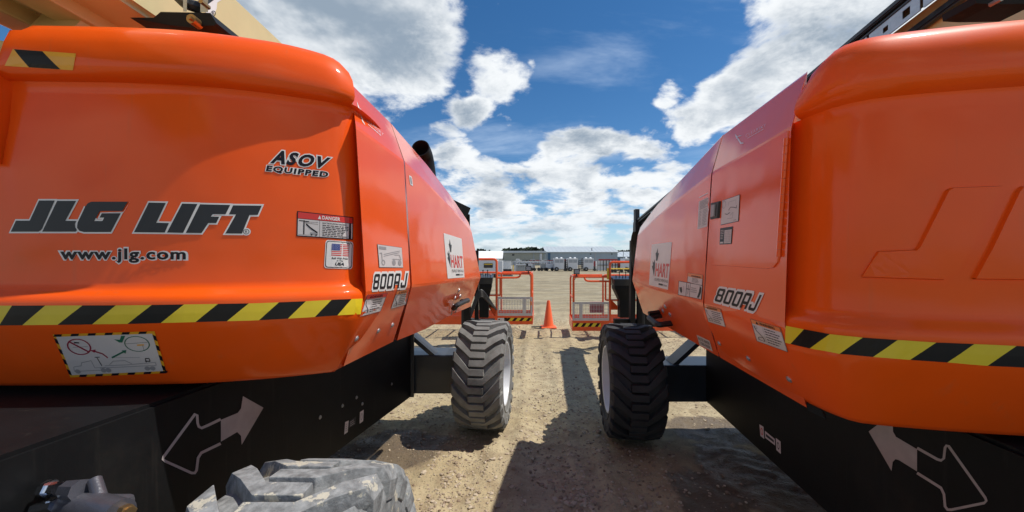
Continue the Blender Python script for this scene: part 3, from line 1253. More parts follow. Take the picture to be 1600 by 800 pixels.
        lb.build('label_sticker', ['print_white', 'print_grey', 'print_midgrey'], kick)
    # work light on the top rail
    lx = E - s * 0.09
    wl = G()
    c = q(lx, 0.0, zt)
    wl.box(c.x - .06, c.x + .06, c.y - .03, c.y + .03, zt + .05, zt + .16, 0, 0.01)
    wl.box(c.x - .01, c.x + .01, c.y - .01, c.y + .01, zt + .01, zt + .055, 0)
    wl.box(c.x - .045, c.x + .045, c.y - .036, c.y - .029, zt + .068, zt + .142, 1)
    wl.tube([q(lx, -.02, zt + .02), q(lx + s * .04, -.03, zt - .06)], 0.005, 5)
    wl.build('work_light', ['rubber_part', 'trailer_panel'], kick)
    if s > 0:
        rl = G().box(E - .055, E - .02, Y - .025, Y - .013, zm - .17, zm - .09, 0, 0.006)
        rl.build('marker_light', ['print_orange'], kick)
    else:
        gg = G().box(XT - .06, XT - .025, Y - .02, Y + .02, ztall - .35, ztall - .12, 0, 0.01)
        gg.build('gate_latch', ['far_yellow'], kick)
        # clothing and kit hung behind the mesh
        gg = G().box(XT - .35, XT - .05, Y + .3, Y + .34, zk + .12, zm - .03, 0, 0.012)
        gg.build('tool_bag', ['print_maroon'], kick)
    return kick, q, dict(E=E, far=far, XT=XT, XO=XO, zt=zt, zk=zk, ztall=ztall, zb=zb, zm=zm, zsr=zsr)


def console(kick, x0, x1, Y, zt, zb, s):
    g = G()
    h = zt - zb
    # sloped control box on a tapering column
    V = [(x0, Y, zt - .16), (x1, Y, zt - .16), (x1, Y + .30, zt - .16), (x0, Y + .30, zt - .16),
         (x0 - .02, Y - .03, zt - .03), (x1 + .02, Y - .03, zt - .03), (x1 + .02, Y + .3, zt + .02), (x0 - .02, Y + .3, zt + .02)]
    g.add(V, [(3, 2, 1, 0), (4, 5, 6, 7), (0, 1, 5, 4), (1, 2, 6, 5), (2, 3, 7, 6), (3, 0, 4, 7)], 0)
    c = (x0 + x1) / 2 - s * 0.03
    V = [(c - .09, Y + .06, zb), (c + .09, Y + .06, zb), (c + .09, Y + .25, zb), (c - .09, Y + .25, zb),
         (c - .10, Y + .05, zt - .45), (c + .10, Y + .05, zt - .45), (c + .10, Y + .25, zt - .45), (c - .10, Y + .25, zt - .45),
         (x0 + .01, Y + .01, zt - .22), (x1 - .01, Y + .01, zt - .22), (x1 - .01, Y + .26, zt - .22), (x0 + .01, Y + .26, zt - .22),
         (x0 + .01, Y + .01, zt - .16), (x1 - .01, Y + .01, zt - .16), (x1 - .01, Y + .26, zt - .16), (x0 + .01, Y + .26, zt - .16)]
    F = [(3, 2, 1, 0)]
    for b in (0, 4, 8):
        for i in range(4):
            F.append((b + i, b + (i + 1) % 4, b + 4 + (i + 1) % 4, b + 4 + i))
    g.add(V, F, 1)
    # joysticks and switches
    for i, f in enumerate((0.15, 0.32, 0.5, 0.66, 0.85)):
        x = x0 + f * (x1 - x0)
        g.tube([(x, Y + .1, zt - .01), (x, Y + .09, zt + (.10 if i in (1, 3) else .03))], 0.008, 6, 1)
        g.lathe([(zt + (.09 if i in (1, 3) else .02), 0.0), (zt + (.10 if i in (1, 3) else .03), .02), (zt + (.13 if i in (1, 3) else .05), 0.0)], 'Z', 8, (x, Y + .09, 0), 1 if i != 4 else 2)
    return g.build('control_console', ['blue_black_steel', 'black_steel', 'far_red'], kick, fix=True)


# digits and letters of block lettering, in a cell 1 wide and 1 high (u right, v up)
def block_glyph(ch):
    a, b = 0.27, 0.17    # stroke width, stroke height
    if ch == '8':
        outer = [(0, .12), (.12, 0), (.88, 0), (1, .12), (1, .42), (.93, .5), (1, .58), (1, .88), (.88, 1), (.12, 1), (0, .88), (0, .58), (.07, .5), (0, .42)]
        holes = [[(a, b), (1 - a, b), (1 - a, .42), (a, .42)], [(a, .58), (1 - a, .58), (1 - a, 1 - b), (a, 1 - b)]]
    elif ch == '0':
        outer = [(0, .12), (.12, 0), (.88, 0), (1, .12), (1, .88), (.88, 1), (.12, 1), (0, .88)]
        holes = [[(a, b), (1 - a, b), (1 - a, 1 - b), (a, 1 - b)]]
    elif ch == 'A':
        outer = [(0, 0), (a, 0), (a, .28), (1 - a, .28), (1 - a, 0), (1, 0), (1, .88), (.88, 1), (.12, 1), (0, .88)]
        holes = [[(a, .46), (1 - a, .46), (1 - a, 1 - b), (a, 1 - b)]]
    else:
        outer = [(0, .12), (.12, 0), (.88, 0), (1, .12), (1, 1), (1 - a, 1), (1 - a, b), (a, b), (a, .36), (0, .36)]
        holes = []
    return outer, holes


def model_badge(parent, bvh, quad):
    """the block lettering 800AJ with its white outline"""
    d = Decal('model_lettering', parent, bvh, quad, ['print_white', 'print_black', 'orange_panel'])
    cw, gap, m = 0.158, 0.036, 0.03
    lean = 0.05
    for i, ch in enumerate('800AJ'):
        o, h = block_glyph(ch)
        x0 = 0.035 + i * (cw + gap)

        def tr(p, x0=x0):
            v = 0.12 + p[1] * 0.76
            return (x0 + p[0] * cw + lean * (v - 0.5), v)
        out = [tr(p) for p in o]
        # white edge: same outline grown, height and width scaled
        cxm, cym = sum(p[0] for p in out) / len(out), sum(p[1] for p in out) / len(out)
        big = [(cxm + (x - cxm) * (1 + 0.050 / cw), cym + (y - cym) * 1.30) for x, y in out]
        if ch == 'J':
            big = [tr(p) for p in [(-.22, .05), (.05, -.16), (.95, -.16), (1.2, .05), (1.2, 1.14), (.5, 1.14), (.5, .42), (.3, .52), (-.22, .52)]]
        d.poly(big, 'print_white', 0 + i * 0.1)
        hh = [[tr(p) for p in q] for q in h]
        tri = tessellate_polygon([[Vector((p[0], p[1], 0)) for p in out]] + [[Vector((p[0], p[1], 0)) for p in q] for q in hh])
        allp = out + [p for q in hh for p in q]
        d.raw(allp, [tuple(t) for t in tri], 'print_black', 1.2)
    return d.build()


def warning_decal(parent, bvh, quad, head, head_mat, seed, pic=True):
    d = Decal('warning_sticker', parent, bvh, quad, ['print_paper', head_mat, 'print_black', 'print_midgrey'])
    d.rect(0, 0, 1, 1, 'print_paper', 0)
    d.frame('print_black', 0.012, 0.012, 1)
    d.rect(0.012, 0.80, 0.988, 0.988, head_mat, 1)
    d.text(head, 0.28, 0.83, 0.80, 0.955, 'print_black', 2, bold=0.02)
    d.poly([(0.16, 0.83), (0.25, 0.83), (0.205, 0.96)], 'print_black', 2)
    if pic:
        d.line([(0.06, 0.72), (0.10, 0.5), (0.26, 0.30), (0.30, 0.12)], 0.022, 'print_black', 1, 1)
        d.line([(0.10, 0.12), (0.30, 0.12), (0.28, 0.28), (0.12, 0.24), (0.10, 0.12)], 0.02, 'print_black', 1.5, 1)
        d.ring(0.11, 0.66, 0.05, 0.06, 'print_black', 1.2)
        d.rect(0.345, 0.05, 0.355, 0.78, 'print_midgrey', 1)
        d.small_lines(0.39, 0.08, 0.95, 0.76, 6, 'print_black', 1, seed, 0.36)
    else:
        d.small_lines(0.06, 0.08, 0.95, 0.76, 6, 'print_black', 1, seed, 0.4)
    return d.build()


def rental_sign(parent, bvh, quad, grey='print_grey'):
    d = Decal('company_sign', parent, bvh, quad, ['print_white', grey, 'print_red', 'print_black', 'print_midgrey'])
    d.rect(0, 0, 1, 1, 'print_white', 0)
    # half leaf in grey
    d.poly([(0.275, 0.60), (0.34, 0.60), (0.36, 0.67), (0.40, 0.78), (0.345, 0.77), (0.315, 0.90), (0.27, 0.80), (0.225, 0.775), (0.265, 0.68)], grey, 1)
    d.poly([(0.10, 0.60), (0.14, 0.55), (0.185, 0.585), (0.20, 0.64), (0.23, 0.56), (0.245, 0.44), (0.225, 0.24), (0.16, 0.36), (0.09, 0.46), (0.135, 0.49)], grey, 1)
    d.text('HART', 0.28, 0.240, 0.965, 0.545, 'print_red', 1, bold=0.026)
    d.text('OILFIELD RENTALS', 0.27, 0.135, 0.965, 0.200, 'print_grey', 1, bold=-0.004)
    d.rect(0.50, 0.055, 0.72, 0.095, 'print_black', 1)
    d.rect(0.74, 0.055, 0.93, 0.09, 'print_midgrey', 1)
    return d.build()


def swoosh_logo(parent, bvh, quad):
    d = Decal('fuel_logo', parent, bvh, quad, ['print_white'])
    d.poly([(0.0, 1.0), (0.10, 0.70), (0.22, 0.66), (0.12, 0.78), (0.06, 0.62), (0.16, 0.10), (0.27, 0.0), (0.25, 0.10), (0.19, 0.18), (0.10, 0.60), (0.03, 0.66)], 'print_white', 0)
    d.text('CLEARSKY', 0.34, 0.36, 1.0, 0.60, 'print_white', 0.5, bold=-0.022)
    d.small_lines(0.40, 0.18, 0.98, 0.27, 1, 'print_white', 0.5, 4, 0.5)
    return d.build()


def hazard_tape(parent, bvh, top, bot, edge_top, edge_bot, sub=3, first_black=True):
    """yellow and black tape. top/bot: survey x of the colour changes on the upper and lower edge; edge_*: x -> y"""
    V, F, M = [], [], []
    for i in range(len(top) - 1):
        col = i % 2
        for s in range(sub):
            ids = []
            for (xt, xb) in ((top[i] + (top[i + 1] - top[i]) * s / sub, bot[i] + (bot[i + 1] - bot[i]) * s / sub),
                             (top[i] + (top[i + 1] - top[i]) * (s + 1) / sub, bot[i] + (bot[i + 1] - bot[i]) * (s + 1) / sub)):
                for f in (0.0, 0.5, 1.0):
                    x = xt + (xb - xt) * f
                    y = edge_top(x) * (1 - f) + edge_bot(x) * f
                    h = cast(bvh, x, y, 0.0022)
                    ids.append(h)
            if any(h is None for h in ids):
                continue
            k = len(V)
            V += ids
            F += [(k, k + 1, k + 4, k + 3), (k + 1, k + 2, k + 5, k + 4)]
            M += [col, col]
    o = mesh('hazard_tape', V, F, ['tape_yellow', 'tape_black'], parent, M)
    return o


def lerp_fn(pts):
    def f(x):
        if x <= pts[0][0]:
            a, b = pts[0], pts[1]
        elif x >= pts[-1][0]:
            a, b = pts[-2], pts[-1]
        else:
            for a, b in zip(pts, pts[1:]):
                if a[0] <= x <= b[0]:
                    break
        return a[1] + (b[1] - a[1]) * (x - a[0]) / (b[0] - a[0])
    return f


def fill_gap(parent, a, b, inward):
    """dark strip added behind the gap between two panels, standing in for its shade"""
    pts = [(p + q) / 2 + Vector((inward * 0.085, 0.015, 0)) for p, q in zip(a, b)]
    g = G().tube(pts, 0.035, 6)  # added filler: stops daylight showing through, so the gap looks shaded
    return g.build('dark_gap_filler', ['gap_black'], parent)


# ------------------------------------------------------------------ the left lift
def build_left():
    L = thing('boom_lift', 'orange boom lift with white-edged black lettering and a flag sticker on its counterweight', 'boom lift', (-1.6, 2.3, 0),
              group='orange boom lifts parked side by side')
    mid = (-1.85 - 0.13 * 1.3 + 0.0, 0.13)
    # --- frame
    ch = chassis(L, -0.9 - 0.14 * 3.4, 0.14, mid, -0.9, 3.42, 0.60, 0.356, 1.10)
    # plate closing the front end of the frame
    g = G().box(-0.952, -0.872, 3.405, 3.43, 0.36, 1.11, 0, 0.004)
    g.build('end_plate', ['blue_black_steel'], L)
    g = G().box(-2.3, -0.34, 3.46, 3.78, 0.372, 0.72, 0, 0.012)
    g.build('axle', ['blue_black_steel'], L)
    g = G().beam((-0.93, 3.55, 0.90), (-0.70, 3.55, 0.70), 0.16, 0.035, 0)
    g.build('gusset', ['blue_black_steel'], L)
    g = G().box(-3.0, -0.75, 0.86, 1.12, 0.372, 0.72, 0, 0.012)
    g.build('axle', ['blue_black_steel'], L)
    wheel(L, (-0.25, 3.68, 0.5), 0.115, 'rubber_grey', False, 0.07)
    wheel(L, (-0.585, 1.00, 0.5), 0.02, 'rubber_muddy', False, 0.02)
    wheel(L, (-2.36, 3.95, 0.5), 0.115, 'rubber_grey', True, 0.3)
    wheel(L, (-2.98, 1.22, 0.5), 0.10, 'rubber_grey', True, 0.1)
    # slew ring and deck between the hoods
    g = G()
    g.lathe([(1.09, 0.0), (1.09, 0.52), (1.16, 0.52), (1.16, 0.0)], 'Z', 40, (-1.72, 2.3, 0))
    g.box(-2.35, -1.1, 1.75, 3.3, 1.16, 1.24)
    g.build('turntable', ['black_steel'], L)
    # --- counterweight
    half = [(-0.60, 1.95), (-0.580, 1.70), (-0.586, 1.56), (-0.600, 1.49), (-0.655, 1.435), (-0.745, 1.39), (-0.88, 1.335), (-1.06, 1.285), (-1.26, 1.26), (-1.55, 1.248), (-1.85, 1.245)]
    prof = [(0.50, 2.40), (0.16, 2.392), (0.085, 2.383), (0.045, 2.368), (0.015, 2.335), (0.0, 2.29), (-0.002, 2.24), (0.0, 2.215), (0.006, 2.198), (0.022, 2.186),
            (0.045, 2.180), (0.052, 2.168), (0.050, 2.14), (0.045, 2.05), (0.04, 1.9), (0.04, 1.75), (0.04, 1.6), (0.04, 1.505), (0.037, 1.488), (0.026, 1.474), (0.010, 1.464), (0.0, 1.450), (-0.002, 1.438),
            (-0.002, 1.40), (-0.001, 1.37), (0.008, 1.345), (0.06, 1.24), (0.115, 1.145), (0.135, 1.128), (0.165, 1.122), (0.6, 1.12)]

    def notch(x):
        f = lerp_fn([(-2.20, 2.5), (-2.08, 2.30), (-2.02, 2.05), (-1.99, 1.9), (-1.71, 1.9), (-1.70, 2.10), (-1.685, 2.21), (-1.655, 2.33), (-1.60, 2.5)])
        return f(x) if -2.2 < x < -1.6 else 9.0
    cw = counterweight(L, half, -1.85, prof, notch, 1.50, 2.19, 1.35)
    # --- hood panels on the visible side
    n = [P(547, 127, 1.74), P(556, 197, 1.475), P(572, 459, 1.515), P(537, 572, 1.565)]
    s0 = [P(609.5, 190, 2.138), P(631, 252, 1.84), P(641.0, 447.3, 1.925), P(614.5, 533.5, 2.032)]
    s1 = [P(610.5, 191, 2.145), P(632.6, 253.5, 1.85), P(643.8, 447, 1.94), P(620.5, 532, 2.055)]
    m1 = [P(668, 258, 2.70), P(670, 289, 2.18), P(690, 441.5, 2.41), P(665, 514, 2.49)]
    m2 = [P(704, 305, 3.10), P(706, 326, 2.62), P(720, 438, 2.87), P(705, 492, 3.07)]
    f = [P(731, 345, 3.30), P(737, 362, 3.20), P(751, 433.5, 3.54), P(735, 479, 3.55)]
    rp = hood_prism('rear_panel', L, [n, s0], -1)
    hd = hood_prism('hood', L, [s1, m1, m2, f], -1)
    fill_gap(L, s0, s1, -1)
    # the same hood on the hidden side
    mm = [[mirror_pt(p, (-2.02, 0.13)) for p in st] for st in (n, s1, m1, m2, f)]
    hood_prism('hood', L, mm, 1)
    bv = bvh_of([cw, rp, hd])
    bvc = bvh_of([ch])
    # --- lettering and stickers on the counterweight
    bvw = bvh_of([cw])
    top = [-38, 20, 72, 130, 182, 238, 288, 341, 389, 436, 478, 518, 549, 566]
    bot = [-55, 0, 36, 91, 145, 200, 252, 306, 355, 405, 450, 492, 527, 563]
    et = lerp_fn([(-100, 478.5), (0, 477.5), (200, 477), (400, 473.8), (480, 470.5), (530, 467.8), (566, 466.5)])
    eb = lerp_fn([(-100, 509), (0, 508), (200, 506), (400, 500.5), (480, 496), (530, 492.5), (566, 490.5)])
    hazard_tape(cw, bvw, top, bot, et, eb)
    hz = Decal('hazard_tape', cw, bvw, [(21, 77), (119.5, 84), (114.5, 110), (8, 103)], ['tape_orange', 'tape_black'], True)
    hz.rect(0, 0, 1, 1, 'tape_orange', 0)
    hz.poly([(0.02, 0.99), (0.47, 0.99), (0.82, 0.01), (0.36, 0.01)], 'tape_black', 1)
    hz.build()
    # company name, drawn letter by letter (crop units of a 430 x 120 survey photograph)
    glyphs = [
        [(232, 50), (322, 50), (252, 208), (243, 222), (228, 231), (68, 231), (98, 167), (178, 167)],
        [(337, 52), (447, 52), (384, 168), (448, 168), (440, 186), (442, 205), (452, 222), (444, 231), (250, 231)],
        [(535, 57), (747, 57), (715, 111), (585, 111), (552, 169), (600, 169), (610, 149), (583, 149), (596, 124), (706, 124), (648, 233), (492, 233), (466, 226), (452, 208), (455, 180), (500, 85), (515, 66)],
        [(869, 62), (967, 64), (912, 179), (985, 181), (961, 236), (783, 234)],
        [(1062, 68), (1150, 70), (1067, 238), (974, 236)],
        [(1166, 72), (1340, 76), (1313, 130), (1240, 129), (1228, 143), (1277, 144), (1259, 181), (1213, 181), (1174, 239), (1083, 238)],
        [(1357, 78), (1523, 80), (1499, 134), (1452, 134), (1408, 242), (1312, 241), (1374, 131), (1333, 130)]]
    k = 3.7209
    d = Decal('company_lettering', cw, bvw, [(0, 0), (1, 0), (1, 1), (0, 1)], ['print_white', 'print_grey'], True)
    d.px = lambda u, v: (u / k, 300 + v / k)
    for i, gl in enumerate(glyphs):
        d.poly(grow(gl, 9.0), 'print_white', i * 0.15)
    d.disc(1433, 231, 26, 22, 'print_white', 1.1)
    for i, gl in enumerate(glyphs):
        d.poly(gl, 'print_grey', 2.0)
    d.ring(1433, 231, 18, 15, 'print_grey', 2.0, 0.2)
    d.text('R', 1427, 238, 1440, 224, 'print_grey', 2.0, bold=0.02)
    d.build()
    d = Decal('web_lettering', cw, bvw, [(95, 387.5), (291, 388.5), (291, 411), (95, 411)], ['print_white', 'print_black'], True)
    d.text('www.jlg.com', -0.015, -0.07, 1.015, 1.07, 'print_white', 0, bold=0.075, gap=1.12, ref=0.05)
    d.text('www.jlg.com', 0, 0, 1, 1, 'print_black', 1.5, bold=0.03, gap=1.12)
    d.build()
    o8 = lambda x, y: (380 + x / 5.714, 200 + y / 5.714)
    d = Decal('option_lettering', cw, bvw, [o8(292, 195), o8(785, 266), o8(735, 364), o8(240, 316)], ['print_white', 'print_black'], True)
    d.text('ASOV', 0, 0, 1, 1, 'print_white', 0, bold=0.105, gap=1.2, ref=0.042)
    d.text('ASOV', 0, 0, 1, 1, 'print_black', 1.5, bold=0.042, gap=1.2)
    d.q = [o8(215, 333), o8(765, 393), o8(752, 450), o8(202, 394)]
    d.text('EQUIPPED', 0, 0, 1, 1, 'print_white', 0.3, bold=0.12, gap=1.2, ref=0.045)
    d.text('EQUIPPED', 0, 0, 1, 1, 'print_black', 1.5, bold=0.045, gap=1.2)
    d.build()
    s8 = lambda x, y: (450 + x / 4.445, 320 + y / 4.445)
    d = Decal('danger_sticker', cw, bvw, [s8(63, 43), s8(452, 86), s8(449, 243), s8(59, 219)], ['print_black', 'print_paper', 'print_red', 'print_white', 'print_midgrey'], True)
    d.rect(0, 0, 1, 1, 'print_black', 0)
    d.rect(0.02, 0.04, 0.405, 0.70, 'print_paper', 1)
    d.rect(0.412, 0.04, 0.985, 0.70, 'print_paper', 1)
    d.rect(0.02, 0.72, 0.985, 0.965, 'print_red', 1)
    d.text('DANGER', 0.45, 0.765, 0.77, 0.92, 'print_white', 2, bold=0.03, gap=1.08)
    d.poly([(0.375, 0.765), (0.435, 0.765), (0.405, 0.92)], 'print_white', 2)
    d.text('ELECTROCUTION HAZARD', 0.46, 0.59, 0.88, 0.65, 'print_black', 2, bold=0.02)
    d.small_lines(0.46, 0.06, 0.96, 0.56, 7, 'print_black', 2, 3, 0.42)
    d.line([(0.13, 0.10), (0.13, 0.66)], 0.05, 'print_black', 2, 2.3)
    d.line([(0.04, 0.64), (0.22, 0.62)], 0.03, 'print_black', 2.2, 2.3)
    d.line([(0.15, 0.60), (0.38, 0.62)], 0.012, 'print_black', 2, 2.3)
    d.line([(0.15, 0.56), (0.38, 0.54)], 0.012, 'print_black', 2, 2.3)
    d.line([(0.17, 0.52), (0.24, 0.38), (0.37, 0.20)], 0.06, 'print_black', 2.4, 2.3)
    d.rect(0.24, 0.10, 0.38, 0.20, 'print_midgrey', 2)
    d.disc(0.27, 0.10, 0.015, 0.035, 'print_black', 3)
    d.disc(0.35, 0.10, 0.015, 0.035, 'print_black', 3)
    d.rect(0.03, 0.075, 0.23, 0.085, 'print_black', 2)
    d.build()
    d = Decal('flag_sticker', cw, bvw, [s8(262, 243), s8(452, 257), s8(445, 447), s8(250, 440)], ['print_white', 'print_black', 'print_red', 'print_blue', 'print_paper'], True)
    d.round_rect(0, 0, 1, 1, 0.09, 0.10, 'print_white', 0)
    d.round_rect(0.03, 0.03, 0.97, 0.97, 0.09, 0.09, 'print_black', 1)
    d.round_rect(0.055, 0.055, 0.945, 0.945, 0.08, 0.08, 'print_white', 2)
    for i in range(13):
        v0 = 0.46 + i * (0.42 / 13)
        d.rect(0.23, v0, 0.85, v0 + 0.42 / 13, 'print_red' if i % 2 == 0 else 'print_paper', 3)
    d.rect(0.23, 0.46 + 6 * 0.42 / 13, 0.53, 0.88, 'print_blue', 4)
    for i in range(5):
        for j in range(6):
            d.rect(0.25 + j * 0.047, 0.69 + i * 0.038, 0.262 + j * 0.047, 0.702 + i * 0.038, 'print_white', 5)
    d.text('Built With Pride', 0.25, 0.335, 0.82, 0.405, 'print_black', 3, bold=0.02, shear=0.2)
    d.text('In The', 0.43, 0.255, 0.66, 0.315, 'print_black', 3, bold=0.02, shear=0.2)
    d.text('USA', 0.38, 0.11, 0.70, 0.225, 'print_black', 3, bold=0.05, shear=0.25)
    d.build()
    t8 = lambda x, y: (x / 5.333, 500 + y / 5.333)
    q = [t8(442, 118), t8(1290, 91), t8(1392, 440), t8(590, 476)]
    d = Decal('transport_sticker', cw, bvw, q, ['tape_orange', 'print_black', 'print_paper', 'print_maroon', 'print_green', 'print_midgrey'], True)
    d.rect(0, 0, 1, 1, 'tape_orange', 0)
    for i in range(6):
        for (v0, v1) in ((0.0, 0.055), (0.945, 1.0)):
            d.poly([(i / 6 + 0.09, v0), (i / 6 + 0.165, v0), (i / 6 + 0.185, v1), (i / 6 + 0.11, v1)] if v0 < .5 else
                   [(i / 6 - 0.0, v0), (i / 6 + 0.075, v0), (i / 6 + 0.095, v1), (i / 6 + 0.02, v1)], 'print_black', 1)
    for i in range(4):
        for (u0, u1) in ((0.0, 0.028), (0.972, 1.0)):
            d.poly([(u0, 0.08 + i * .24), (u1, 0.04 + i * .24), (u1, 0.16 + i * .24), (u0, 0.20 + i * .24)], 'print_black', 1)
    d.rect(0.028, 0.055, 0.972, 0.945, 'print_paper', 1.5)
    d.ring(0.215, 0.70, 0.118, 0.19, 'print_maroon', 3, 0.12)
    d.line([(0.135, 0.83), (0.295, 0.57)], 0.035, 'print_maroon', 3.5, 2.4)
    d.line([(0.15, 0.69), (0.30, 0.70)], 0.012, 'print_midgrey', 2.5, 2.4)
    d.line([(0.18, 0.80), (0.23, 0.79)], 0.03, 'print_black', 2.5, 2.4)
    d.line([(0.33, 0.60), (0.42, 0.52), (0.46, 0.42)], 0.03, 'print_maroon', 3, 2.4)
    d.poly([(0.31, 0.61), (0.37, 0.625), (0.345, 0.55)], 'print_maroon', 3.2)
    d.ring(0.795, 0.72, 0.125, 0.185, 'print_green', 3, 0.08)
    d.line([(0.68, 0.73), (0.91, 0.75)], 0.014, 'print_midgrey', 2.5, 2.4)
    d.line([(0.79, 0.69), (0.86, 0.69)], 0.03, 'print_orange' if False else 'tape_orange', 2.6, 2.4)
    d.line([(0.845, 0.69), (0.845, 0.55)], 0.014, 'print_midgrey', 2.8, 2.4)
    d.poly([(0.585, 0.845), (0.64, 0.83), (0.665, 0.92), (0.705, 0.92), (0.655, 0.765), (0.625, 0.77)], 'print_green', 3)
    d.line([(0.50, 0.42), (0.65, 0.56)], 0.035, 'print_green', 3, 2.4)
    d.poly([(0.62, 0.58), (0.67, 0.585), (0.65, 0.50)], 'print_green', 3.2)
    d.line([(0.07, 0.14), (0.08, 0.24), (0.16, 0.26), (0.175, 0.33), (0.28, 0.37), (0.29, 0.20), (0.40, 0.20)], 0.014, 'print_midgrey', 2, 2.4)
    d.line([(0.07, 0.14), (0.44, 0.14)], 0.014, 'print_midgrey', 2.2, 2.4)
    d.line([(0.40, 0.24), (0.62, 0.24), (0.92, 0.27), (0.92, 0.20), (0.34, 0.19)], 0.014, 'print_midgrey', 2.4, 2.4)
    d.line([(0.45, 0.26), (0.50, 0.34), (0.62, 0.34), (0.68, 0.26)], 0.014, 'print_midgrey', 2.6, 2.4)
    d.line([(0.37, 0.24), (0.35, 0.44)], 0.016, 'print_black', 2.8, 2.4)
    d.line([(0.33, 0.445), (0.38, 0.445)], 0.016, 'print_black', 2.9, 2.4)
    d.line([(0.52, 0.42), (0.78, 0.40)], 0.010, 'print_midgrey', 2.3, 2.4)
    d.line([(0.83, 0.28), (0.83, 0.37), (0.87, 0.37), (0.87, 0.30), (0.82, 0.31)], 0.02, 'print_black', 2.7, 2.4)
    for cx in (0.105, 0.37, 0.42, 0.82, 0.875):
        d.disc(cx, 0.135, 0.028, 0.05, 'print_midgrey', 3.0)
    d.build()
    # --- hood stickers
    swoosh_logo(rp, bvh_of([rp]), [(557, 158), (600, 203), (597, 218), (560, 188)])
    d = Decal('capacity_sticker', rp, bv, [s8(617, 273), s8(788, 297), s8(798, 437), s8(630, 435)], ['print_black', 'print_paper', 'print_midgrey'])
    d.rect(0, 0, 1, 1, 'print_black', 0)
    d.rect(0.012, 0.014, 0.988, 0.986, 'print_paper', 1)
    d.rect(0.05, 0.80, 0.34, 0.92, 'print_midgrey', 2)
    d.line([(0.22, 0.58), (0.90, 0.82)], 0.022, 'print_midgrey', 2, 1.2)
    d.line([(0.22, 0.50), (0.88, 0.74)], 0.022, 'print_midgrey', 2.1, 1.2)
    d.line([(0.14, 0.24), (0.14, 0.64), (0.06, 0.62)], 0.03, 'print_midgrey', 2.2, 1.2)
    d.ring(0.18, 0.22, 0.07, 0.12, 'print_midgrey', 2.3, 0.3)
    for x in (0.62, 0.86):
        d.disc(x, 0.24, 0.07, 0.13, 'print_midgrey', 2.4)
    d.line([(0.56, 0.40), (0.92, 0.40), (0.86, 0.62), (0.66, 0.60)], 0.02, 'print_midgrey', 2.5, 1.2)
    d.build()
    model_badge(rp, bv, [s8(586, 464), s8(833, 458), s8(826, 588), s8(580, 606)])
    warning_decal(rp, bv, [s8(548, 625), s8(690, 611), s8(640, 738), s8(500, 776)], 'DANGER', 'print_red', 11)
    warning_decal(rp, bv, [s8(755, 598), s8(846, 587), s8(824, 690), s8(712, 722)], 'WARNING', 'print_orange', 12)
    for x, y in ((557, 529), (591, 517), (619, 507)):
        if x < 612:
            bolt(rp, bv, x, y)
    bolt(rp, bv, 613, 508)
    for x, y in ((717, 454), (719, 463), (711, 466)):
        bolt(hd, bv, x, y, 0.011)
    g8 = lambda x, y: (640 + x / 6.667, 340 + y / 6.667)
    rental_sign(hd, bv, [g8(352, 160), g8(540, 220), g8(570, 622), g8(395, 635)])
    d = Decal('door_sticker', hd, bv, [(638.5, 273.5), (643, 276), (645, 291), (640.5, 288)], ['print_white', 'print_midgrey'])
    d.round_rect(0, 0, 1, 1, 0.2, 0.1, 'print_white', 0)
    d.round_rect(0.25, 0.15, 0.75, 0.85, 0.2, 0.1, 'print_midgrey', 1)
    d.build()
    # pull handle hanging on two wires
    a, b = cast(bv, 705, 474, 0.02), cast(bv, 722, 470, 0.02)
    g = G().tube(bez([a + Vector((0, 0, -.03)), a + Vector((.03, -.05, 0)), b + Vector((.035, -.05, 0.02)), b + Vector((0.03, 0, .01)), (a + b) / 2 + Vector((.02, 0, .012))], 5, 0.035), 0.020, 8)
    g.build('pull_handle', ['rubber_part'], hd, smooth=True)
    g = G().tube([a, cast(bv, 703, 491, 0.01)], 0.004, 5).tube([a + Vector((.04, 0, 0)), cast(bv, 709, 488.5, 0.01)], 0.004, 5)
    g.build('wire', ['galvanised'], hd)
    # --- chassis stickers: outline arrow and filled arrow
    c8 = lambda x, y: (x / 4, 600 + y / 4)
    d = Decal('arrow_sticker', ch, bvc, [(0, 0), (1, 0), (1, 1), (0, 1)], ['arrow_white', 'print_grey'])
    d.px = lambda u, v: (u, v)
    path = [(1377, 220), (1300, 257), (1258, 275), (1240, 266), (1233, 245), (1230, 195), (1218, 186), (1020, 455), (1016, 470), (1030, 482), (1195, 556), (1215, 556), (1226, 540), (1236, 462), (1256, 430), (1377, 372)]
    pp = [c8(*p) for p in path]
    outer = []
    inner = []
    for i, p in enumerate(pp):
        a, b = Vector(pp[max(0, i - 1)]), Vector(pp[min(len(pp) - 1, i + 1)])
        t = (b - a).normalized()
        nrm = Vector((-t.y, t.x)) * 2.1
        outer.append((p[0] + nrm.x, p[1] + nrm.y))
        inner.append((p[0] - nrm.x, p[1] - nrm.y))
    kk = len(pp)
    d.raw(outer + inner, [(i, i + 1, kk + i + 1, kk + i) for i in range(kk - 1)], 'arrow_white', 0)
    d.poly([(344.5, 656), (371, 645), (376, 638), (379, 619), (411, 637), (377, 695), (376, 681), (370, 675), (344.5, 690)], 'arrow_white', 0.3)
    d.build()
    d = Decal('small_sticker', ch, bvc, [(539, 659.5), (544.5, 657), (543, 675), (537.5, 679)], ['print_paper', 'print_midgrey', 'print_grey'])
    d.rect(0, 0, 1, 1, 'print_paper', 0).small_lines(.2, .15, .9, .85, 4, 'print_midgrey', 1, 2)
    d.build()
    d = Decal('small_sticker', ch, bvc, None, ['print_paper', 'print_midgrey', 'print_grey'])
    d.q = [(562, 644), (568, 640), (567, 658), (561.5, 662)]
    d.rect(0, 0, 1, 1, 'print_paper', 0).ring(.5, .5, .3, .3, 'print_midgrey', 1, .3)
    d.build()
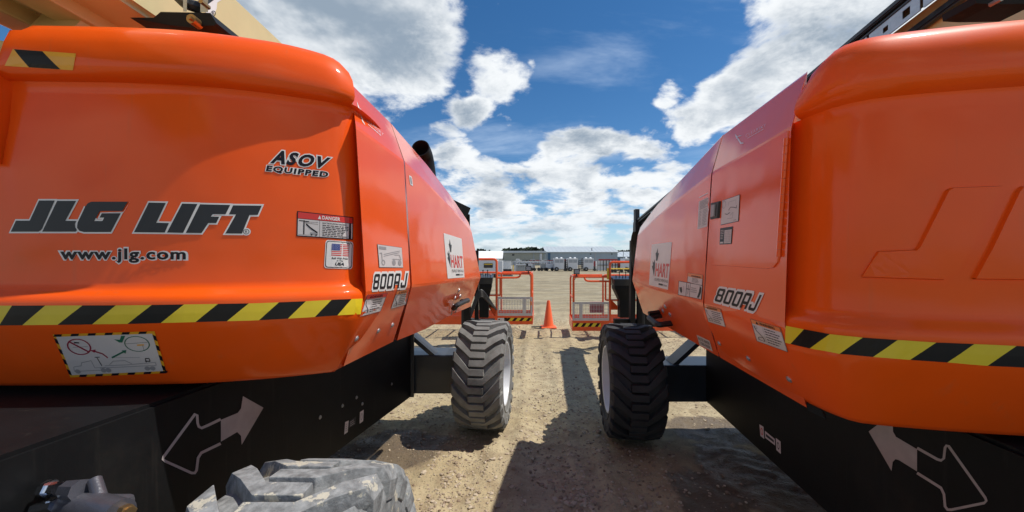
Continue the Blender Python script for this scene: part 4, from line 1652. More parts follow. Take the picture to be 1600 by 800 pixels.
    d = Decal('small_sticker', ch, bvc, None, ['print_paper', 'print_midgrey', 'print_grey'])
    d.q = [(545.5, 658), (556, 650.5), (555, 663), (545, 669)]
    d.rect(0, 0, 1, 1, 'print_grey', 0).small_lines(.1, .1, .95, .9, 3, 'print_midgrey', 1, 2)
    d.build()
    for x, y in ((535, 634), (557, 621), (566, 631), (500, 652), (612, 600)):
        bolt(ch, bvc, x, y, 0.007)
    # --- boom
    g = G()
    x0, x1, zb, zt = -1.95, -1.49, 2.58, 3.0
    bm = bmesh.new()
    bmesh.ops.create_cube(bm, size=1)
    for v in bm.verts:
        v.co = Vector((x0 + (v.co.x + .5) * (x1 - x0), -0.6 + (v.co.y + .5) * 5.2, zb + (v.co.z + .5) * (zt - zb)))
    bmesh.ops.bevel(bm, geom=bm.edges[:], offset=0.02, segments=3, affect='EDGES')
    g.bm(bm)
    g.box(x0 + .06, x1 - .06, 4.6, 6.6, zb + .05, zt - .06, 1, 0.015)
    boom = g.build('boom', ['cream_paint', 'black_steel'], L, smooth=True)
    g = G()
    g.box(x0 - .10, x0 + .02, -0.6, 3.4, zb - 0.06, zb + 0.03, 0, 0.008)
    g.box(x0 + .13, x1 - .20, 0.2, 3.4, zb - 0.05, zb + 0.005, 0, 0.006)
    g.build('boom_stiffener', ['cream_paint'], boom)
    # lower link of the tower boom, left of the boom
    g = G()
    g.beam((-2.28, 1.55, 1.95), (-2.12, 1.0, 2.75), 0.16, 0.34, 0)
    g.build('tower_link', ['cream_paint'], L)
    g = G().tube([(-1.80, 1.42, 1.45), (-1.80, 1.42, 2.30)], 0.105, 20)
    g.tube([(-1.80, 1.42, 2.28), (-1.80, 1.42, 2.33)], 0.12, 20)
    g.build('lift_cylinder', ['cream_paint'], L, smooth=True)
    g = G().beam((-1.80, 1.52, 2.3), (-1.80, 1.7, 2.62), 0.18, 0.22, 0)
    g.build('boom_foot', ['cream_paint'], L)
    # name on the boom, only its end reaches into the picture
    bvb = bvh_of([boom])
    d = Decal('boom_lettering', boom, bvb, [(0, 0), (1, 0), (1, 1), (0, 1)], ['print_white', 'print_grey'])
    d.px = lambda u, v: (u, v)
    d.poly([(296, -30), (345, -30), (349, -2), (339, 4), (338, 14), (331, 27), (323, 22), (312, 6)], 'print_white', 0)
    d.poly([(303, -30), (341, -30), (336, -2), (325, 6), (316, 2)], 'print_grey', 1)
    d.ring(332.5, 21, 4.0, 4.4, 'print_grey', 1, 0.22)
    d.text('R', 330.8, 23.5, 334.2, 18.5, 'print_grey', 1, bold=0.02)
    d.build()
    # --- bracket with hose clamp on top of the counterweight
    base = Vector((-1.02, 1.42, 2.395))
    g = G()
    gl = [P(203, 27.5, 1.5), P(240, 27.5, 1.5), P(251, 18.5, 1.5), P(328, 20, 1.5), P(338.5, 36.5, 1.5), P(335, 40, 1.5), P(311, 40.5, 1.5), P(305, 43.5, 1.5), P(262, 39, 1.5), P(222, 31, 1.5)]
    bk = [p + Vector((0, 0.16, 0)) for p in gl]
    nn = len(gl)
    tri = tessellate_polygon([[Vector((p.x, p.z, 0)) for p in gl]])
    g.add(gl + bk, [tuple(t) for t in tri] + [tuple(reversed([i + nn for i in t])) for t in tri] + [(i, nn + i, nn + (i + 1) % nn, (i + 1) % nn) for i in range(nn)], 0)
    br = g.build('bracket', ['black_steel'], L, fix=True)
    g = G()
    g.add([P(286, 18, 1.52), P(292, 18, 1.52), P(292, -12, 1.52), P(286, -12, 1.52)] + [P(286, 18, 1.55), P(292, 18, 1.55), P(292, -12, 1.55), P(286, -12, 1.55)],
          [(0, 1, 2, 3), (7, 6, 5, 4), (0, 4, 5, 1), (1, 5, 6, 2), (2, 6, 7, 3), (3, 7, 4, 0)], 0)
    g.add([P(313, 19, 1.52), P(325, 19, 1.52), P(325, -12, 1.52), P(313, -12, 1.52)] + [P(313, 19, 1.55), P(325, 19, 1.55), P(325, -12, 1.55), P(313, -12, 1.55)],
          [(0, 1, 2, 3), (7, 6, 5, 4), (0, 4, 5, 1), (1, 5, 6, 2), (2, 6, 7, 3), (3, 7, 4, 0)], 0)
    g.build('bracket_arm', ['galvanised'], br, fix=True)
    g = G().lathe([(-.02, 0.0), (-.02, .018), (.02, .018), (.02, 0)], 'Y', 14, P(305, 34, 1.49))
    g.lathe([(-.03, 0.0), (-.03, .009), (.02, .009), (.02, 0)], 'Y', 6, P(305, 34, 1.49))
    G().lathe([(-.02, 0.0), (-.02, .009), (.02, .009), (.02, 0)], 'Y', 6, P(320, 7, 1.51)).build('bolt', ['brass'], br)
    g.build('bolt', ['brass'], br, smooth=True)
    g = G().tube(bez([P(270, -20, 1.58), P(283, 2, 1.56), P(300, 9, 1.54), P(312, 12, 1.56)], 5, 0.05), 0.022, 8)
    g.build('hose', ['rubber_part'], br, smooth=True)
    # --- exhaust
    c = P(657, 231, 2.95)
    g = G()
    dn = Vector((0.10, 0.10, -1)).normalized()
    tip = Vector((0.10, -0.93, 0.12)).normalized()
    e0 = c - tip * 0.0
    s = c - tip * 0.13 + Vector((0.02, 0, -0.02))
    pts = bez([c, s, s + dn * 0.7], 8, 0.12)
    g.tube(pts, 0.069, 24, 0, False)
    g.tube([p for p in pts], 0.062, 24, 1, False)
    # lip joining the outer and the inner pipe
    V = g.V[:24] + g.V[len(pts) * 24:len(pts) * 24 + 24]
    g.add(V, [(i, (i + 1) % 24, 24 + (i + 1) % 24, 24 + i) for i in range(24)], 0)
    g.build('exhaust', ['black_steel', 'rubber_part'], L, smooth=True, angle=50)
    # --- hydraulic motor and fittings on the frame beside the near wheel
    g = G()
    c = P(126, 797, 0.93)
    g.tube([c + Vector((-.10, .06, -.03)), c + Vector((0.0, .02, -.01)), c + Vector((.105, -.01, -.005))], [0.036, 0.038, 0.034], 20)
    g.tube([c + Vector((.03, .02, 0.0)), c + Vector((-.02, .05, .045))], [0.016, 0.014], 14)
    g.tube([c + Vector((-.09, .05, .02)), c + Vector((-.03, .03, .03))], [0.022, 0.026], 8)
    g.box(c.x - .06, c.x + .05, c.y - .01, c.y + .09, c.z - .09, c.z - .01, 0, 0.015)
    mo = g.build('hydraulic_motor', ['cast_grey'], L, smooth=True, angle=40)
    g = G().tube([c + Vector((.10, .0, -.003)), c + Vector((.128, -.012, .002))], 0.017, 6)
    g.tube([c + Vector((.125, -.011, .002)), c + Vector((.133, -.014, .003))], 0.012, 12)
    g.build('plug', ['brass'], mo)
    g = G()
    g.tube([c + Vector((-.165, .06, .012)), c + Vector((-.11, .05, .022))], 0.017, 6)
    g.tube([c + Vector((-.15, .058, .015)), c + Vector((-.138, .056, .017))], 0.023, 6)
    g.tube([c + Vector((-.15, .03, -.018)), c + Vector((-.10, .03, -.008))], 0.014, 6)
    g.tube([c + Vector((-.10, -.01, -.045)), c + Vector((-.045, .0, -.02))], 0.015, 6)
    g.build('hose_fitting', ['chrome'], mo)
    g = G().tube(bez([c + Vector((-.16, .07, .01)), c + Vector((-.24, .12, .0)), c + Vector((-.30, .2, -.2))], 6, .08), 0.016, 8)
    g.tube(bez([c + Vector((-.14, .04, -.02)), c + Vector((-.2, .05, -.06)), c + Vector((-.24, .1, -.3))], 6, .08), 0.014, 8)
    g.build('hose', ['rubber_part'], mo, smooth=True)
    # --- jib and platform in front
    jx = P(745, 470, 7.0).x
    g = G()
    g.beam((jx, 7.0, 0.35), (jx, 6.95, 1.75), 0.07, 0.10)
    g.beam((jx - .17, 7.0, 0.35), (jx - .17, 6.95, 2.4), 0.09, 0.12)
    g.beam((jx - .17, 6.9, 2.4), (-1.72, 6.5, 2.8), 0.2, 0.22)
    g.beam((jx - .2, 7.1, 0.42), (jx + .32, 7.1, 0.42), 0.12, 0.14)
    g.tube([(jx - .20, 7.05, .38), (jx - .20, 7.05, .78)], 0.09, 14)
    g.build('jib', ['black_steel'], L)
    g = G()
    for i in range(6):
        o = i * 0.025
        g.tube(bez([(jx - .1, 6.95, .55 + o), (jx + .06, 6.9, .98 + o), (jx + .22, 7.0, .80 + o * .6), (jx + .34, 7.4, .62)], 6, 0.2), 0.015, 6)
    g.build('hose', ['rubber_part'], L, smooth=True)
    kick, q, D = platform(L, 1, (832.5, 781.5, 776), (427.5, 434, 405, 464, 493.5, 507, 461.5))
    console(kick, P(748, 430, 7.7).x, P(769, 430, 7.7).x, 7.62, P(0, 431, 7.7).z, 0.42, 1)
    # bracket plate behind the mesh panel
    g = G()
    V = [q(D['XT'] - .18, .03, .64), q(D['XT'], .03, .56), q(D['XT'], .03, .36), q(D['XT'] - .24, .03, .80)]
    g.add(V + [p + Vector((0, .01, 0)) for p in V], [(0, 1, 2, 3), (7, 6, 5, 4), (0, 4, 5, 1), (1, 5, 6, 2), (2, 6, 7, 3), (3, 7, 4, 0)])
    g.build('brace', ['orange_rail'], kick, fix=True)
    return L


LEFT = build_left()


# ------------------------------------------------------------------ the right lift
def build_right():
    R = thing('boom_lift', 'orange boom lift with plain embossed counterweight and a hinged side door', 'boom lift', (2.1, 2.3, 0),
              group='orange boom lifts parked side by side')
    kx = 0.105
    mid = (2.05 - kx * 1.2, kx)
    ch = chassis(R, 1.66 - 0.105 * 3.27, 0.105, (2.14 - .105 * 1.2, 0.105), -0.9, 3.30, 0.366, 0.36, 1.04)
    g = G().box(1.14, 3.2, 3.29, 3.62, 0.36, 0.675, 0, 0.012)
    g.build('axle', ['blue_black_steel'], R)
    g = G().beam((1.62, 3.40, 0.86), (1.40, 3.40, 0.66), 0.16, 0.035, 0)
    g.build('gusset', ['blue_black_steel'], R)
    g = G().box(1.0, 2.9, 0.3, 0.56, 0.36, 0.675, 0, 0.012)
    g.build('axle', ['blue_black_steel'], R)
    wheel(R, (1.055, 3.475, 0.5), 0.105, 'rubber_black', True, 0.05)
    wheel(R, (3.1, 3.2, 0.5), 0.105, 'rubber_black', False, 0.2)
    wheel(R, (2.85, 0.25, 0.5), 0.105, 'rubber_black', False, 0.2)
    g = G()
    g.lathe([(1.03, 0.0), (1.03, 0.52), (1.10, 0.52), (1.10, 0.0)], 'Z', 40, (2.25, 2.3, 0))
    g.box(1.65, 2.9, 1.6, 3.6, 1.10, 1.18)
    g.build('turntable', ['black_steel'], R)
    half = [(0.975, 1.95), (0.945, 1.62), (0.933, 1.42), (0.931, 1.30), (0.940, 1.22), (0.963, 1.155), (1.01, 1.10), (1.07, 1.070), (1.136, 1.050), (1.275, 1.018), (1.45, 0.988), (1.65, 0.965), (1.9, 0.952), (2.15, 0.950)]
    prof = [(0.50, 2.262), (0.16, 2.256), (0.085, 2.247), (0.045, 2.232), (0.015, 2.20), (0.0, 2.155), (-0.002, 2.105), (0.0, 2.082), (0.006, 2.066), (0.018, 2.054),
            (0.030, 2.046), (0.034, 2.03), (0.032, 1.99), (0.03, 1.90), (0.03, 1.75), (0.03, 1.6), (0.03, 1.50), (0.03, 1.432), (0.027, 1.416), (0.018, 1.403), (0.008, 1.394), (0.0, 1.382), (-0.002, 1.37),
            (-0.002, 1.34), (-0.001, 1.302), (0.008, 1.275), (0.055, 1.18), (0.105, 1.09), (0.12, 1.073), (0.15, 1.067), (0.6, 1.065)]

    def notch(x):
        f = lerp_fn([(1.80, 2.4), (1.86, 2.15), (1.90, 1.9), (2.40, 1.9), (2.44, 2.15), (2.5, 2.4)])
        return f(x) if 1.8 < x < 2.5 else 9.0
    cw = counterweight(R, half, 2.15, prof, notch, 1.29, 2.05, 1.12)
    n = [P(1262, 108, 1.333), P(1236, 200, 1.265), P(1226, 508, 1.30), P(1260.5, 637, 1.37)]
    s0 = [P(1131, 207, 1.925), P(1113, 271, 1.835), P(1100.2, 476.5, 1.922), P(1125.2, 558.5, 2.01)]
    s1 = [P(1129.5, 208.5, 1.935), P(1111.2, 272.3, 1.845), P(1098.4, 476, 1.932), P(1123, 557.5, 2.02)]
    m = [P(1070, 273, 2.42), P(1060, 311, 2.265), P(1050, 459, 2.37), P(1064, 523, 2.54)]
    m2 = [P(1027, 319, 2.97), P(1022, 343, 2.726), P(1015, 449, 2.835), P(1030, 503, 2.99)]
    f = [P(1001, 354, 3.36), P(996.5, 368, 3.16), P(988, 438, 3.335), P(1005, 489, 3.40)]
    rp = hood_prism('rear_panel', R, [n, s0], 1)
    hd = hood_prism('hood', R, [s1, m, m2, f], 1)
    fill_gap(R, s0, s1, 1)
    mm = [[mirror_pt(p, (2.06, 0.06)) for p in st] for st in (n, s1, m, m2, f)]
    hood_prism('hood', R, mm, -1)
    bv0 = bvh_of([cw, rp, hd])
    # hinged access door, its hinge and latch
    door = plate('access_door', R, bv0, [(1117.5, 271), (1232.5, 205), (1218.5, 398), (1216, 410), (1210, 417.5), (1200, 419.5), (1112.5, 413.5)], 'orange_panel', 0.006)
    a, b = cast(bv0, 1231.5, 216, 0.006), cast(bv0, 1219, 402, 0.006)
    hgeo = G()
    for i in range(15):
        p, q2 = a + (b - a) * (i / 15), a + (b - a) * ((i + 0.93) / 15)
        hgeo.tube([p, q2], 0.0075, 8)
    hgeo.build('hinge', ['orange_panel'], door, smooth=True, angle=40)
    bv = bvh_of([cw, rp, hd, door])
    bvc = bvh_of([ch])
    p8 = lambda x, y: (980 + x / 6.667, 280 + y / 6.667)
    plate('latch', door, bv, [p8(895, 250), p8(976, 231), p8(963, 400), p8(888, 416)], 'rubber_part', 0.012)
    lt = plate('latch_paddle', door, bv, [p8(908, 272), p8(945, 263), p8(935, 385), p8(902, 392)], 'print_midgrey', 0.017)
    # --- counterweight
    top = [1228.5, 1257, 1297, 1348, 1402, 1462, 1521, 1587, 1650, 1718]
    bot = [1227.5, 1236, 1266, 1312, 1364, 1421, 1479, 1542, 1606, 1672]
    et = lerp_fn([(1227, 508.7), (1257, 514.5), (1300, 522.5), (1350, 527.5), (1402, 531), (1462, 535), (1550, 538.5), (1600, 541), (1720, 547)])
    eb = lerp_fn([(1227, 535), (1266, 544), (1312, 552.5), (1364, 557.5), (1421, 562), (1479, 566), (1542, 571), (1600, 573.5), (1720, 580)])
    hazard_tape(cw, bv, top, bot, et, eb, 4)

    def embossed(pts):
        n = len(pts)
        a = [cast(bv, x, y, 0.010) for x, y in pts]
        out = [cast(bv, x, y, 0.0002) for x, y in grow(pts, 2.6)]
        # fill follows the curved face
        bm = bmesh.new()
        tri = tessellate_polygon([[Vector((p[0], p[1], 0)) for p in pts]])
        vs = [bm.verts.new((p[0], p[1], 0)) for p in pts]
        for t in tri:
            bm.faces.new([vs[i] for i in t])
        for it in range(4):
            le = [e for e in bm.edges if e.calc_length() > 30]
            if not le:
                break
            bmesh.ops.subdivide_edges(bm, edges=le, cuts=1)
            bmesh.ops.triangulate(bm, faces=bm.faces[:])
        bm.verts.index_update()
        bmesh.ops.recalc_face_normals(bm, faces=bm.faces)
        V = [cast(bv, v.co.x, v.co.y, 0.010) for v in bm.verts]
        F = [tuple(v.index for v in fc.verts) for fc in bm.faces]
        # rim: boundary loop to the grown outline
        k = len(V)
        bl = [e for e in bm.edges if e.is_boundary]
        for e in bl:
            p, q = e.verts[0].co, e.verts[1].co
            t = (q - p).normalized()
            nr = Vector((t.y, -t.x, 0))
            cen = e.link_faces[0].calc_center_median()
            if nr.dot((p + q) / 2 - cen) < 0:
                nr = -nr
            P0, P1 = p + nr * 1.8, q + nr * 1.8
            V += [cast(bv, P0.x, P0.y, -0.0005), cast(bv, P1.x, P1.y, -0.0005)]
            F.append((e.verts[0].index, e.verts[1].index, k + 1, k))
            k += 2
        bm.free()
        o = mesh('embossed_letter', V, F, 'orange_paint', cw)
        return fix_normals(o)
    embossed([(1347, 432), (1371, 394), (1429, 391.5), (1435, 385), (1479, 298), (1486, 295), (1561, 292), (1546, 326), (1503, 408), (1492, 425), (1471, 436)])
    embossed([(1520, 435), (1545, 390), (1588, 300), (1594, 293), (1660, 290), (1640, 330), (1600, 395), (1690, 395), (1672, 437)])
    # --- stickers on the panels
    swoosh_logo(rp, bvh_of([rp]), [(1149, 210), (1198, 186), (1197, 204), (1150, 232)])
    d = Decal('instruction_sticker', hd, bv, [p8(752, 187), p8(866, 128), p8(838, 492), p8(735, 522)], ['print_paper', 'print_midgrey', 'print_white'])
    d.rect(0, 0, 1, 0.86, 'print_paper', 0).rect(0, 0.97, 1, 1, 'print_white', 0)
    d.small_lines(0.12, 0.58, 0.94, 0.84, 6, 'print_midgrey', 1, 8, 0.6)
    d.small_lines(0.45, 0.06, 0.92, 0.55, 11, 'print_midgrey', 1, 9, 0.5)
    d.small_lines(0.08, 0.06, 0.35, 0.55, 11, 'print_midgrey', 1, 10, 0.45)
    d.build()
    d = Decal('diagram_sticker', door, bv, [p8(993, 222), p8(1180, 158), p8(1165, 438), p8(977, 480)], ['print_grey', 'print_paper', 'print_midgrey', 'print_maroon'])
    d.rect(0, 0, 1, 1, 'print_grey', 0).rect(0.02, 0.018, 0.98, 0.982, 'print_paper', 1)
    d.ring(0.14, 0.80, 0.10, 0.15, 'print_midgrey', 2, 0.12)
    d.line([(0.42, 0.52), (0.52, 0.62), (0.70, 0.58), (0.86, 0.52), (0.86, 0.62)], 0.022, 'print_grey', 2)
    d.line([(0.22, 0.42), (0.36, 0.37), (0.50, 0.42)], 0.022, 'print_grey', 2)
    d.line([(0.36, 0.20), (0.66, 0.18), (0.68, 0.40), (0.52, 0.30)], 0.015, 'print_midgrey', 2)
    d.line([(0.40, 0.70), (0.40, 0.84), (0.80, 0.84), (0.82, 0.68)], 0.012, 'print_midgrey', 2.3)
    d.small_lines(0.74, 0.05, 0.95, 0.11, 1, 'print_midgrey', 2, 2)
    d.build()
    d = Decal('table_sticker', door, bv, [p8(972, 511), p8(1104, 491), p8(1090, 675), p8(965, 681)], ['print_grey', 'print_paper', 'print_midgrey'])
    d.rect(0, 0, 1, 1, 'print_grey', 0).rect(0.38, 0.05, 0.95, 0.84, 'print_paper', 1)
    d.rect(0.06, 0.06, 0.32, 0.16, 'print_paper', 1)
    d.small_lines(0.07, 0.3, 0.34, 0.9, 6, 'print_paper', 1, 3, 0.3)
    for i in range(1, 5):
        d.rect(0.38 + i * 0.57 / 5 - .008, 0.05, 0.38 + i * 0.57 / 5 + .008, 0.84, 'print_midgrey', 2)
    for i in range(1, 8):
        d.rect(0.38, 0.05 + i * 0.79 / 8 - .006, 0.95, 0.05 + i * 0.79 / 8 + .006, 'print_midgrey', 2.3)
    d.build()
    r8 = lambda x, y: (980 + x / 4.443, 360 + y / 4.443)
    rental_sign(hd, bv, [r8(173, 98), r8(312, 80), r8(285, 412), r8(152, 378)])
    d = Decal('crush_sticker', hd, bv, [r8(425, 295), r8(528, 309), r8(522, 386), r8(420, 356)], ['print_paper', 'print_black', 'print_orange', 'print_midgrey'])
    d.rect(0, 0, 1, 1, 'print_paper', 0).frame('print_black', 0.012, 0.015, 1)
    d.rect(0.012, 0.62, 0.988, 0.985, 'print_orange', 1)
    d.text('WARNING', 0.24, 0.66, 0.88, 0.82, 'print_black', 2, bold=0.03)
    d.small_lines(0.3, 0.1, 0.85, 0.58, 4, 'print_black', 1, 6, 0.35)
    d.q = [r8(360, 350), r8(527, 381), r8(517, 480), r8(355, 447)]
    d.rect(0, 0, 1, 1, 'print_black', 0.2)
    for u0, u1 in ((0.02, 0.33), (0.35, 0.485), (0.50, 0.985)):
        d.rect(u0, 0.03, u1, 0.97, 'print_paper', 1)
    d.poly([(0.05, 0.55), (0.08, 0.3), (0.14, 0.15), (0.18, 0.3), (0.15, 0.6)], 'print_grey', 2)
    d.line([(0.22, 0.7), (0.25, 0.3)], 0.02, 'print_midgrey', 2, 1.7)
    d.line([(0.36, 0.55), (0.48, 0.55)], 0.07, 'print_grey', 2, 1.7)
    d.line([(0.42, 0.2), (0.42, 0.85)], 0.05, 'print_midgrey', 2.2, 1.7)
    d.small_lines(0.53, 0.35, 0.80, 0.75, 3, 'print_midgrey', 2, 9, 0.5)
    d.poly([(0.82, 0.08), (0.90, 0.08), (0.965, 0.45), (0.965, 0.8), (0.90, 0.92), (0.88, 0.5)], 'print_black', 2)
    d.build()
    model_badge(rp, bv, [r8(625, 384), r8(949, 431), r8(895, 585), r8(600, 503)])
    warning_decal(rp, bv, [r8(532, 515), r8(650, 545), r8(686, 671), r8(566, 633)], 'DANGER', 'print_orange', 21)
    q8 = lambda x, y: (1060 + x / 4.445, 460 + y / 4.445)
    warning_decal(rp, bv, [q8(503, 169), q8(710, 231), q8(763, 399), q8(548, 322)], 'WARNING', 'print_orange', 22)
    d = Decal('heater_sticker', hd, bv, [q8(128, 279), q8(218, 322), q8(240, 396), q8(150, 351)], ['print_paper', 'print_black'])
    d.rect(0, 0, 1, 1, 'print_paper', 0)
    d.text('BLOCK HEATER', 0.06, 0.56, 0.94, 0.84, 'print_black', 1, bold=0.015)
    d.text('CORD INSIDE', 0.10, 0.16, 0.90, 0.44, 'print_black', 1, bold=0.015)
    d.build()
    for x, y in ((285, 340), (487, 445), (770, 590)):
        bolt(rp, bv, *q8(x, y))
    for x, y in ((1039.5, 479), (1036, 486), (1047, 491.5)):
        bolt(hd, bv, x, y, 0.011)
    a, b = cast(bv, 1033, 493, 0.0), cast(bv, 1049, 505, 0.0)
    up = Vector((-0.10, -0.02, -0.01))
    g = G().tube(bez([a, a + up, b + up, b], 5, 0.03), 0.021, 8)
    g.tube(bez([a + Vector((0, 0, .03)), a + up * 0.2 + Vector((0, 0, .03)), a + up + Vector((0, 0, .03))], 4, .02), 0.014, 8)
    g.build('pull_handle', ['rubber_part'], hd, smooth=True)
    # --- arrows on the frame
    c8 = lambda x, y: (1200 + x / 4, 600 + y / 4)
    d = Decal('arrow_sticker', ch, bvc, [(0, 0), (1, 0), (1, 1), (0, 1)], ['arrow_white', 'print_grey'])
    d.px = lambda u, v: (u, v)
    d.poly([c8(*p) for p in [(700, 245), (782, 240), (785, 298), (803, 330), (935, 408), (935, 546), (822, 476), (800, 470), (783, 487), (775, 543), (632, 297)]], 'arrow_white', 0.3)
    path = [(935, 400), (1060, 470), (1085, 478), (1102, 465), (1110, 398), (1118, 386), (1132, 388), (1362, 712), (1368, 730), (1355, 744), (1150, 786), (1125, 785), (1110, 765), (1103, 690), (1085, 650), (935, 556)]
    pp = [c8(*p) for p in path]
    outer, inner = [], []
    for i, p in enumerate(pp):
        a, b = Vector(pp[max(0, i - 1)]), Vector(pp[min(len(pp) - 1, i + 1)])
        t = (b - a).normalized()
        nrm = Vector((-t.y, t.x)) * 2.1
        outer.append((p[0] + nrm.x, p[1] + nrm.y))
        inner.append((p[0] - nrm.x, p[1] - nrm.y))
    kk = len(pp)
    d.raw(outer + inner, [(i, i + 1, kk + i + 1, kk + i) for i in range(kk - 1)], 'arrow_white', 0)
    d.build()
    d = Decal('small_sticker', ch, bvc, [(1187, 663), (1193.5, 667), (1194.5, 686), (1188.5, 681)], ['print_paper', 'print_red', 'print_grey'])
    d.rect(0, 0, 1, 1, 'print_paper', 0).ring(.5, .5, .3, .3, 'print_red', 1, .35)
    d.build()
    d = Decal('small_sticker', ch, bvc, None, ['print_paper', 'print_red', 'print_grey'])
    d.q = [(1212.5, 684), (1220, 690), (1220.5, 709.5), (1213.5, 703)]
    d.rect(0, 0, 1, 1, 'print_paper', 0).ring(.5, .5, .25, .3, 'print_grey', 1, .35)
    d.build()
    d = Decal('small_sticker', ch, bvc, None, ['print_paper', 'print_red', 'print_grey'])
    d.q = [(1195.5, 673), (1211, 686), (1211.5, 696), (1196, 684)]
    d.rect(0, 0, 1, 1, 'print_paper', 0).rect(.1, .3, .9, .7, 'print_grey', 1)
    d.build()
    # black rubber flap at the lower rear corner of the side panel
    g = G()
    pl = [P(1260.5, 631, 1.36), P(1269, 628.5, 1.36), P(1283, 640, 1.36), P(1290, 655, 1.36), P(1263, 642, 1.36)]
    bk = [p + Vector((.02, .02, 0)) for p in pl]
    g.add(pl + bk, [(0, 1, 2, 3, 4), (9, 8, 7, 6, 5)] + [(i, 5 + i, 5 + (i + 1) % 5, (i + 1) % 5) for i in range(5)])
    g.build('flap', ['rubber_part'], R, fix=True)
    # --- boom with its cable tray
    y0, y1, sl = -0.6, 6.7, -0.17

    def bz(y, z):
        return z + sl * (y - 2.2)
    g = G()

    def sloped(xa, xb, ya, yb, za, zb, mi=0):
        V = [(xa, ya, bz(ya, za)), (xb, ya, bz(ya, za)), (xb, yb, bz(yb, za)), (xa, yb, bz(yb, za)), (xa, ya, bz(ya, zb)), (xb, ya, bz(ya, zb)), (xb, yb, bz(yb, zb)), (xa, yb, bz(yb, zb))]
        bm = bmesh.new()
        vs = [bm.verts.new(v) for v in V]
        for fc in [(3, 2, 1, 0), (4, 5, 6, 7), (0, 1, 5, 4), (1, 2, 6, 5), (2, 3, 7, 6), (3, 0, 4, 7)]:
            bm.faces.new([vs[i] for i in fc])
        bmesh.ops.bevel(bm, geom=bm.edges[:], offset=min(0.012, abs(xb - xa) * .2, abs(zb - za) * .2), segments=2, affect='EDGES')
        g.bm(bm, mi)
    sloped(2.24, 2.66, y0, 3.85, 2.50, 2.93)
    sloped(2.16, 2.27, 3.85, y1, 2.56, 2.93, 1)
    boom = g.build('boom', ['cream_paint', 'black_steel'], R, smooth=True)
    g = G()
    sloped(2.11, 2.26, y0, y1, 2.965, 3.0, 0)
    sloped(2.12, 2.24, y0, y1, 2.935, 2.950, 0)
    sloped(2.19, 2.235, y0, 3.85, 2.80, 2.842, 0)
    tray = g.build('cable_tray', ['blue_black_steel'], boom)
    # perforated side plates of the cable tray
    for i in range(16):
        ya = 1.1 + i * 0.30
        yb = ya + 0.285
        g = G()
        V2 = [(ya, 2.845), (yb, 2.845), (yb, 2.935), (ya, 2.935)]
        holes = [[(ya + .05, 2.868), (ya + .09, 2.868), (ya + .09, 2.912), (ya + .05, 2.912)], [(ya + .17, 2.875), (ya + .20, 2.875), (ya + .20, 2.905), (ya + .17, 2.905)]]
        allp = V2 + holes[0] + holes[1]
        tri = tessellate_polygon([[Vector((p[0], p[1], 0)) for p in V2]] + [[Vector((p[0], p[1], 0)) for p in h] for h in holes])
        g.add([(2.125, y, bz(y, z)) for y, z in allp] + [(2.131, y, bz(y, z)) for y, z in allp], [tuple(t) for t in tri] + [tuple(12 + k for k in reversed(t)) for t in tri])
        g.build('perforated_plate', ['galvanised'], boom, fix=True)
    g = G().tube(bez([P(1482, 27, 2.02), P(1485, 12, 1.98), P(1500, 2, 1.95), P(1530, -6, 1.9), P(1560, -20, 1.85)], 5, .05), 0.009, 6)
    g.build('hose', ['rubber_part'], boom, smooth=True)
    g = G().beam((2.05, 1.50, 2.30), (2.32, 1.62, 2.62), 0.12, 0.16, 0)
    g.beam((1.98, 1.45, 1.4), (1.98, 1.45, 2.33), 0.2, 0.2, 0)
    g.build('boom_foot', ['cream_paint'], R)
    g = G()
    g.add([P(1523, -6, 1.3), P(1620, -6, 1.3), P(1620, 5.5, 1.3), P(1552, 6.5, 1.3), P(1525, 5, 1.3)] + [P(1523, -6, 1.3) + Vector((0, .1, 0)), P(1620, -6, 1.3) + Vector((0, .1, 0)), P(1620, 5.5, 1.3) + Vector((0, .1, 0)), P(1552, 6.5, 1.3) + Vector((0, .1, 0)), P(1525, 5, 1.3) + Vector((0, .1, 0))],
          [(0, 1, 2, 3, 4), (9, 8, 7, 6, 5)] + [(i, 5 + i, 5 + (i + 1) % 5, (i + 1) % 5) for i in range(5)])
    br = g.build('bracket', ['black_steel'], R, fix=True)
    g = G().lathe([(-.02, 0), (-.02, .008), (.01, .008), (.01, 0)], 'Y', 6, P(1553, 4.5, 1.29))
    g.build('bolt', ['galvanised'], br)
    # --- jib with hanging hoses, platform
    jx = P(987.5, 440, 7.0).x
    g = G()
    g.beam((jx, 7.0, 0.35), (jx, 6.95, 1.93), 0.085, 0.12)
    g.beam((jx + .22, 7.0, 0.35), (jx + .22, 6.9, 2.2), 0.09, 0.12)
    g.beam((jx + .10, 6.9, 2.12), (2.4, 6.5, 2.1), 0.26, 0.2)
    g.beam((jx - .3, 7.1, 0.42), (jx + .5, 7.1, 0.42), 0.12, 0.14)
    g.tube([(jx + .14, 6.95, .40), (jx + .14, 6.95, 1.25)], 0.075, 14)
    g.build('jib', ['black_steel'], R)
    g = G()
    for i in range(5):
        o = i * 0.03
        g.tube(bez([(2.14 + o, 6.55, 2.2), (2.07 + o * .8, 6.7, 1.95), (2.13 + o, 6.8, 1.55), (jx + .1 + o, 6.85, .9)], 6, 0.3), 0.016, 6)
    g.box(2.09, 2.16, 6.5, 6.6, 2.06, 2.44)
    g.build('hose', ['rubber_part'], R, smooth=True)
    kick, q, D = platform(R, -1, (894, 946.5, 953), (432.5, 439.5, 409.5, 472, 501, 517, 469))
    console(kick, P(958.5, 430, 7.7).x, P(988, 430, 7.7).x, 7.62, P(0, 433.5, 7.7).z, 0.42, -1)
    g = G()
